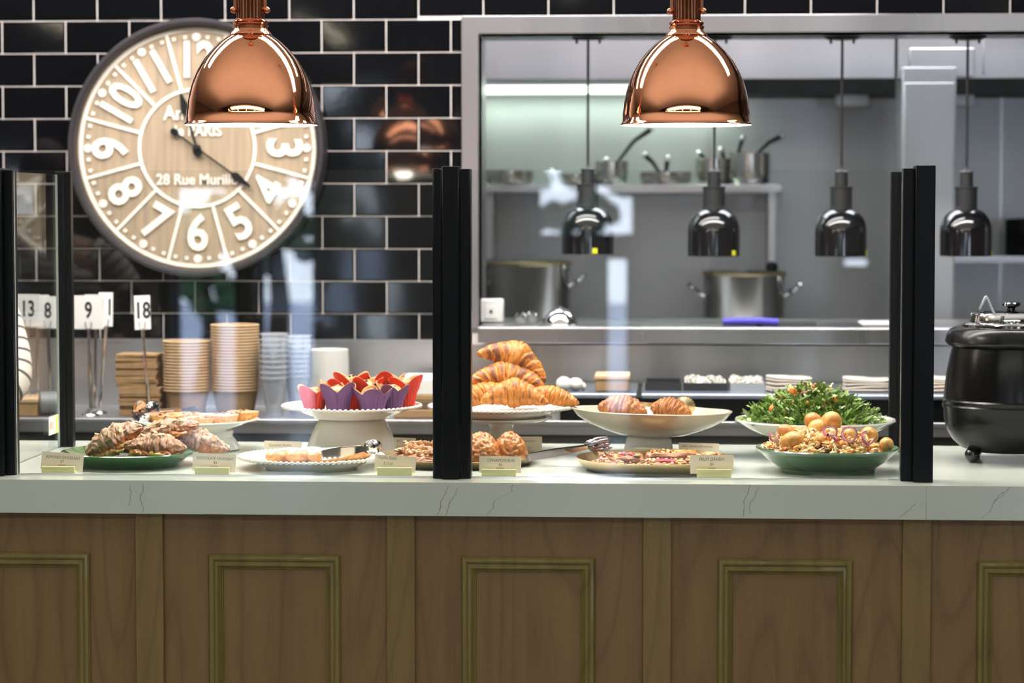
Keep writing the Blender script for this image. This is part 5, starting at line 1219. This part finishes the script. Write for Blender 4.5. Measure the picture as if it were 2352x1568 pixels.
for k, (px, py, r, dy, rt) in enumerate([(1907, 993, 17, -.085, (R(75), 0, .2)), (1951, 997, 19, -.09, (R(80), 0, -.3)), (1994, 1005, 17, -.09, (R(70), .3, .3)), (1778, 1002, 12, -.06, (R(70), .8, 0)), (1912, 1004, 14, -.11, (R(30), .3, .9))]):
    Y = Ygb + dy; c = P(px, py, Y); s = mpp(px, Y); b = MB(); b.col = (.72, .16, .32); a1 = 6.28*(.99 if k < 2 else .72)
    n = 36; vs = []; cs = []
    for i in range(n):
        a = a1*i/(n - 1) + k; R_ = r*s*(1 + .05*sin(3*a)); 
        for (dr, dz) in ((0, -.003), (0, .003), (-.0045, .003), (-.0045, -.003)): vs.append(((R_ + dr)*cos(a), (R_ + dr)*sin(a), dz + .002*sin(2*a))); cs.append((.70, .12, .30) if dr == 0 else (.86, .62, .66))
    b.add(vs, [(i*4 + j, i*4 + (j + 1) % 4, (i + 1)*4 + (j + 1) % 4, (i + 1)*4 + j) for i in range(n - 1) for j in range(4)], 0, cs)
    tag(b.build('pickled_onion', m_glaze, loc=tuple(c), rot=rt, smooth=40), ['pink pickled onion ring in the centre of the potato salad', 'large pink onion ring round a potato, right of centre', 'pink onion crescent at the right of the potato salad', 'pink onion sliver at the left of the potato salad', 'pink onion curl below the central ring'][k], 'onion ring', 'pickled onion rings in the potato salad')
b = MB(); rr = random.Random(17)
b.col = (.60, .36, .14); b.grid(lambda u, v: (.118*u*cos(2*pi*v), .118*u*sin(2*pi*v), .026 + .052*max(0, 1 - u**2.6)), 12, 36, False, True)
for k in range(1150):
    a = rr.random()*6.28; q = sqrt(rr.random())*.97; z = .036 + .054*max(0, 1 - q**3.2)*rr.uniform(.85, 1.1); R0 = .146
    ty = rr.random()
    b.X = T(R0*q*cos(a), R0*q*sin(a), z) @ Euler((rr.uniform(-.7, .7), rr.uniform(-.7, .7), rr.random()*6)).to_matrix().to_4x4()
    if ty < .38:
        b.col = rr.choice([(.76, .62, .30), (.72, .52, .22), (.80, .68, .38), (.58, .56, .20)]); L = rr.uniform(.008, .018); b.tube([(-L, 0, 0), (-L*.3, .003, .002), (L*.4, -.002, .002), (L, .001, 0)], .0019, 5)
    elif ty < .75:
        b.col = rr.choice([(.85, .30, .05), (.84, .40, .09), (.86, .52, .20), (.80, .62, .28)]); b.ball((0, 0, 0), rr.uniform(.006, .015), rr.uniform(.005, .009), rr.uniform(.004, .008), 7, 9, nz=.6, nf=120)
    elif ty < .88:
        b.col = rr.choice([(.75, .22, .34), (.85, .50, .52), (.62, .12, .20)]); L = rr.uniform(.006, .014); b.tube([(-L, 0, 0), (0, .004, .001), (L, 0, 0)], .0018, 5)
    else:
        b.col = rr.choice([(.18, .30, .06), (.30, .42, .12)]); b.ball((0, 0, 0), .0035, .002, .001, 5, 7)
tag(b.build('slaw_dressing', m_glaze, loc=(cgb.x - .01, Ygb, ZC + .006), smooth=50), 'creamy shredded slaw and chopped vegetables among the potatoes in the green bowl', 'slaw', kind='stuff')
# ================================================================ TONGS
def tongs(lab, A, B, w=.009, gap=.018, head='scallop', hr=.022, m=None, up=.0, dirn=1):
    """A: joined end, B: head end (world points)"""
    A, B = Vector(A), Vector(B); t = thing('serving_tongs', lab, 'tongs', tuple(A)); d = B - A; L = d.length
    Q = d.to_track_quat('X', 'Z').to_matrix().to_4x4(); m = m or m_chrome
    for k in (-1, 1):
        b = MB(); b.X = Q; n = 14; vs = []
        for i in range(n + 1):
            u = i/n; g = k*gap*(.12 + .88*sin(min(1, u*1.3)*pi/2)); ww = w*(1 - .55*sstep(.3, .9, u))
            vs += [(u*L*.86, g, -ww), (u*L*.86, g, ww), (u*L*.86, g + k*.0018, ww), (u*L*.86, g + k*.0018, -ww)]
        b.add(vs, [(i*4 + j, i*4 + (j + 1) % 4, (i + 1)*4 + (j + 1) % 4, (i + 1)*4 + j) for i in range(n) for j in range(4)] + [(3, 2, 1, 0)])
        arm = b.build('arm', m, t, smooth=30)
        b = MB(); b.X = Q @ T(L*.90, k*gap, 0) @ rotm('X', -k*pi/2)
        if head == 'scallop':
            def fn(u, v, k=k):
                a = 2*pi*v; r = hr*u*(1 + .035*sin(a*22)*sstep(.8, 1, u)); return (r*cos(a), r*sin(a)*.95, -.30*hr*u*u + .006)
            b.grid(fn, 10, 88, False, True)
        elif head == 'spoon':
            b.grid(lambda u, v: (hr*1.2*u*cos(2*pi*v), hr*.9*u*sin(2*pi*v), -.42*hr*u*u + .006), 8, 36, False, True)
        else:
            for j, yy in enumerate((-.010, 0, .010)):
                b.tube([(-.02, yy*.5, .0), (.0, yy, .008), (.018, yy*1.1, .006), (.030, yy*1.15, -.004)], [.0045, .006, .0045, .0015], 8)
            b.ball((-.012, 0, .004), .020, .014, .006, 8, 12)
        b.build('head', m, arm, smooth=50)
    b = MB(); b.X = Q; b.box(-.004, .004, -gap*.16, gap*.16, -w, w); b.build('hinge', m, t, bevel=.001)
    return t
def pw(px, py, Y): return tuple(P(px, py, Y))
tongs('steel tongs with round scalloped heads resting on the plate of tarts', pw(455, 938, Yt + .10), pw(322, 946, Yt - .075), .005, .026, 'scallop', .029)
tongs('small steel tongs lying across the iced pastries', pw(742, 1045, Ye - .12), pw(868, 1024, Ye - .03), .012, .008, 'spoon', .019)
m_darkst = mat('dark_polished_steel', (.30, .26, .26), .1, 1., var=(15, .2))
tongs('clawed steel tongs reaching from behind the cinnamon bun pan onto the fruit danishes', (P(1212, 1062, 5.80).x, 5.80, ZC + .022), (P(1392, 1016, 5.86).x, 5.86, ZC + .052), .009, .016, 'claw', .02, m_darkst)
tongs('steel tongs lying behind the croissants in the beige bowl', (P(1392, 928, Yb + .03).x, Yb + .035, P(1392, 924, Yb + .035).z), (P(1592, 934, Yb + .06).x, Yb + .06, P(1592, 934, Yb + .06).z), .006, .014, 'scallop', .026, m_brass)
# ================================================================ PERSON AT THE LEFT (only the striped sleeve shows)
def stripes():
    m = mat('striped_jersey', (.80, .77, .72), .85); nt = m.node_tree; N, L = nt.nodes, nt.links
    a = N.new('ShaderNodeAttribute'); a.attribute_name = 'Col'; sp = N.new('ShaderNodeSeparateColor'); L.new(a.outputs['Color'], sp.inputs[0])
    mu = N.new('ShaderNodeMath'); mu.operation = 'MULTIPLY'; mu.inputs[1].default_value = 1; L.new(sp.outputs[0], mu.inputs[0])
    fr = N.new('ShaderNodeMath'); fr.operation = 'FRACT'; L.new(mu.outputs[0], fr.inputs[0])
    lt = N.new('ShaderNodeMath'); lt.operation = 'LESS_THAN'; lt.inputs[1].default_value = .22; L.new(fr.outputs[0], lt.inputs[0])
    mx = N.new('ShaderNodeMix'); mx.data_type = 'RGBA'; mx.inputs[6].default_value = (.78, .74, .68, 1); mx.inputs[7].default_value = (.03, .035, .05, 1)
    L.new(lt.outputs[0], mx.inputs[0]); L.new(mx.outputs[2], N['Principled BSDF'].inputs['Base Color']); return m
m_str = stripes(); m_skin = mat('skin', (.62, .38, .27), .5, sss=.1, var=(20, .06)); m_trou = mat('dark_trousers', (.02, .022, .03), .8, var=(20, .1)); m_hair = mat('brown_hair', (.06, .035, .02), .6, var=(60, .3), stretch=(1, 1, .2))
Yp = 6.62; el = P(14, 868, Yp - .10); sh = P(-52, 640, Yp); cx = sh.x - .19
pr = thing('person', 'person in a black and white striped top standing behind the counter at the left edge', 'person', (cx, Yp, 0))
def sweep(b, pts, rs, seg=28, cs=None, ry=None, k0=0., per=.031):
    """smooth tube through points with radii; Col.r carries the length along it (for the stripes)"""
    pts = [Vector(p) for p in pts]; P2 = []; R2 = []; n = len(pts)
    for i in range(n - 1):
        p0, p1, p2, p3 = pts[max(i-1, 0)], pts[i], pts[i+1], pts[min(i+2, n-1)]
        for j in range(8):
            t = j/8; P2.append(.5*((2*p1) + (p2 - p0)*t + (2*p0 - 5*p1 + 4*p2 - p3)*t*t + (-p0 + 3*p1 - 3*p2 + p3)*t**3)); R2.append(rs[i]*(1 - t) + rs[i+1]*t)
    P2.append(pts[-1]); R2.append(rs[-1]); acc = k0; o0 = len(b.c); b.tube(P2, R2, seg); 
    for i in range(len(P2)):
        if i: acc += (P2[i] - P2[i-1]).length
        for j in range(seg): b.c[o0 + i*seg + j] = (acc/per + 5, 0, 0)
# body: one continuous skinned figure
def skin_body():
    V = [((0, 0, .97), .15, .11), ((0, 0, 1.12), .135, .10), ((0, 0, 1.28), .16, .11), ((0, .0, 1.40), .14, .09), ((0, -.005, 1.49), .055, .055), ((0, -.02, 1.56), .055, .06), ((0, -.025, 1.64), .085, .095), ((0, -.02, 1.72), .078, .09), ((0, -.015, 1.77), .04, .045),
         ((.19, 0, 1.41), .055, .055), ((el.x - cx, -.10, el.z + .0), .038, .040), ((.05, -.30, 1.10), .026, .028), ((-.0, -.36, 1.10), .035, .018),
         ((-.19, 0, 1.41), .055, .055), ((-.24, -.02, 1.14), .038, .040), ((-.12, -.24, 1.06), .026, .028), ((-.06, -.31, 1.07), .035, .018),
         ((.09, 0, .88), .085, .09), ((.10, -.01, .50), .055, .058), ((.10, .02, .10), .036, .04), ((.10, -.10, .035), .036, .028),
         ((-.09, 0, .88), .085, .09), ((-.10, -.01, .50), .055, .058), ((-.10, .02, .10), .036, .04), ((-.10, -.10, .035), .036, .028)]
    E = [(0, 1), (1, 2), (2, 3), (3, 4), (4, 5), (5, 6), (6, 7), (7, 8), (3, 9), (9, 10), (10, 11), (11, 12), (3, 13), (13, 14), (14, 15), (15, 16), (0, 17), (17, 18), (18, 19), (19, 20), (0, 21), (21, 22), (22, 23), (23, 24)]
    for hb, sx in ((12, 1), (16, -1)):
        for f in range(5):
            h = Vector(V[hb][0]); dx = (-.028 + .014*f)*sx if f < 4 else -.040*sx; l = (.075, .085, .08, .062, .05)[f]
            base_ = h + Vector((dx*.7, -.02 if f < 4 else .01, 0)); m1 = base_ + Vector((dx*.35, -l*.5, .004)); m2 = base_ + Vector((dx*.3, -l*.9, -.018))
            i = len(V); V.append((tuple(base_), .010, .010)); V.append((tuple(m1), .009, .009)); V.append((tuple(m2), .0075, .0075)); E.extend([(hb, i), (i, i + 1), (i + 1, i + 2)])
    import bmesh
    bm = bmesh.new(); sl = bm.verts.layers.skin.verify(); vv = [bm.verts.new(v[0]) for v in V]
    for v, d in zip(vv, V): v[sl].radius = (d[1], d[2]); v[sl].use_root = False
    vv[0][sl].use_root = True
    for a, c in E: bm.edges.new((vv[a], vv[c]))
    me = bpy.data.meshes.new('body'); bm.to_mesh(me); bm.free(); o = bpy.data.objects.new('body', me); COL.objects.link(o); o.parent = pr
    sk = o.modifiers.new('skin', 'SKIN'); sk.use_smooth_shade = True
    ss = o.modifiers.new('ss', 'SUBSURF'); ss.levels = ss.render_levels = 2; me.materials.append(m_skin); return o
skin_body()
ex, ez = el.x - cx, el.z
b = MB()   # striped top: torso and both sleeves, hanging loose over the body
def torso(u, v):
    a = 2*pi*v; z = 1.0 + .45*u; w = .185 + .02*sin(u*3) - .09*sstep(.82, 1, u); d = .135 - .05*sstep(.8, 1, u); return (w*cos(a), d*sin(a), z)
b.grid(torso, 26, 48, False, True, cf=lambda u, v: ((.45*u)/.031 + .5, 0, 0))
sweep(b, [(.14, 0, 1.425), (.20, -.01, 1.36), ((.2 + ex)/2 + .02, -.05, (1.36 + ez)/2), (ex, -.10, ez), (ex - .05, -.17, ez - .045), (ex - .12, -.24, ez - .05)], [.062, .070, .066, .068, .062, .052])
sweep(b, [(-.14, 0, 1.425), (-.20, -.01, 1.36), (-.24, -.02, 1.24), (-.245, -.03, 1.13), (-.20, -.11, 1.09), (-.15, -.19, 1.07)], [.062, .070, .064, .060, .056, .050])
b.build('striped_top', m_str, pr, smooth=60)
b = MB(); b.grid(lambda u, v: ((.16 + .01*sin(u*3))*cos(2*pi*v), (.12)*sin(2*pi*v), .84 + .18*u), 8, 36, False, True)
for sx in (-1, 1): b.tube([(sx*.085, 0, .90), (sx*.10, -.01, .5), (sx*.10, .02, .09)], [.10, .075, .06], 20)
b.build('trousers', m_trou, pr)
b = MB()
for sx in (-1, 1): b.ball((sx*.10, -.05, .045), .045, .12, .044, 12, 16)
b.build('shoes', m_black, pr)
b = MB(); b.grid(lambda u, v: (.094*sin(u*1.75)*cos(2*pi*v), -.005 + .108*sin(u*1.75)*sin(2*pi*v), 1.675 + .125*cos(u*1.75) + (.03 if sin(2*pi*v) < -.5 and u > .7 else 0)), 16, 32, False, True); b.build('hair', m_hair, pr)
b = MB()
b.tube([(0, -.112, 1.68), (0, -.130, 1.645), (0, -.116, 1.635)], [.007, .012, .008], 8)
for sx in (-1, 1): b.ball((sx*.088, -.02, 1.66), .010, .018, .028, 8, 10)
b.build('nose_and_ears', m_skin, pr)
for sx in (-1, 1): MB().ball((sx*.032, -.105, 1.675), .012, .008, .008, 8, 10).build('eye', m_sign, pr)
MB().tube([(-.022, -.108, 1.605), (0, -.116, 1.602), (.022, -.108, 1.605)], [.003, .005, .003], 8).build('mouth', mat('lips', (.45, .16, .14), .5, var=(9, .1)), pr)
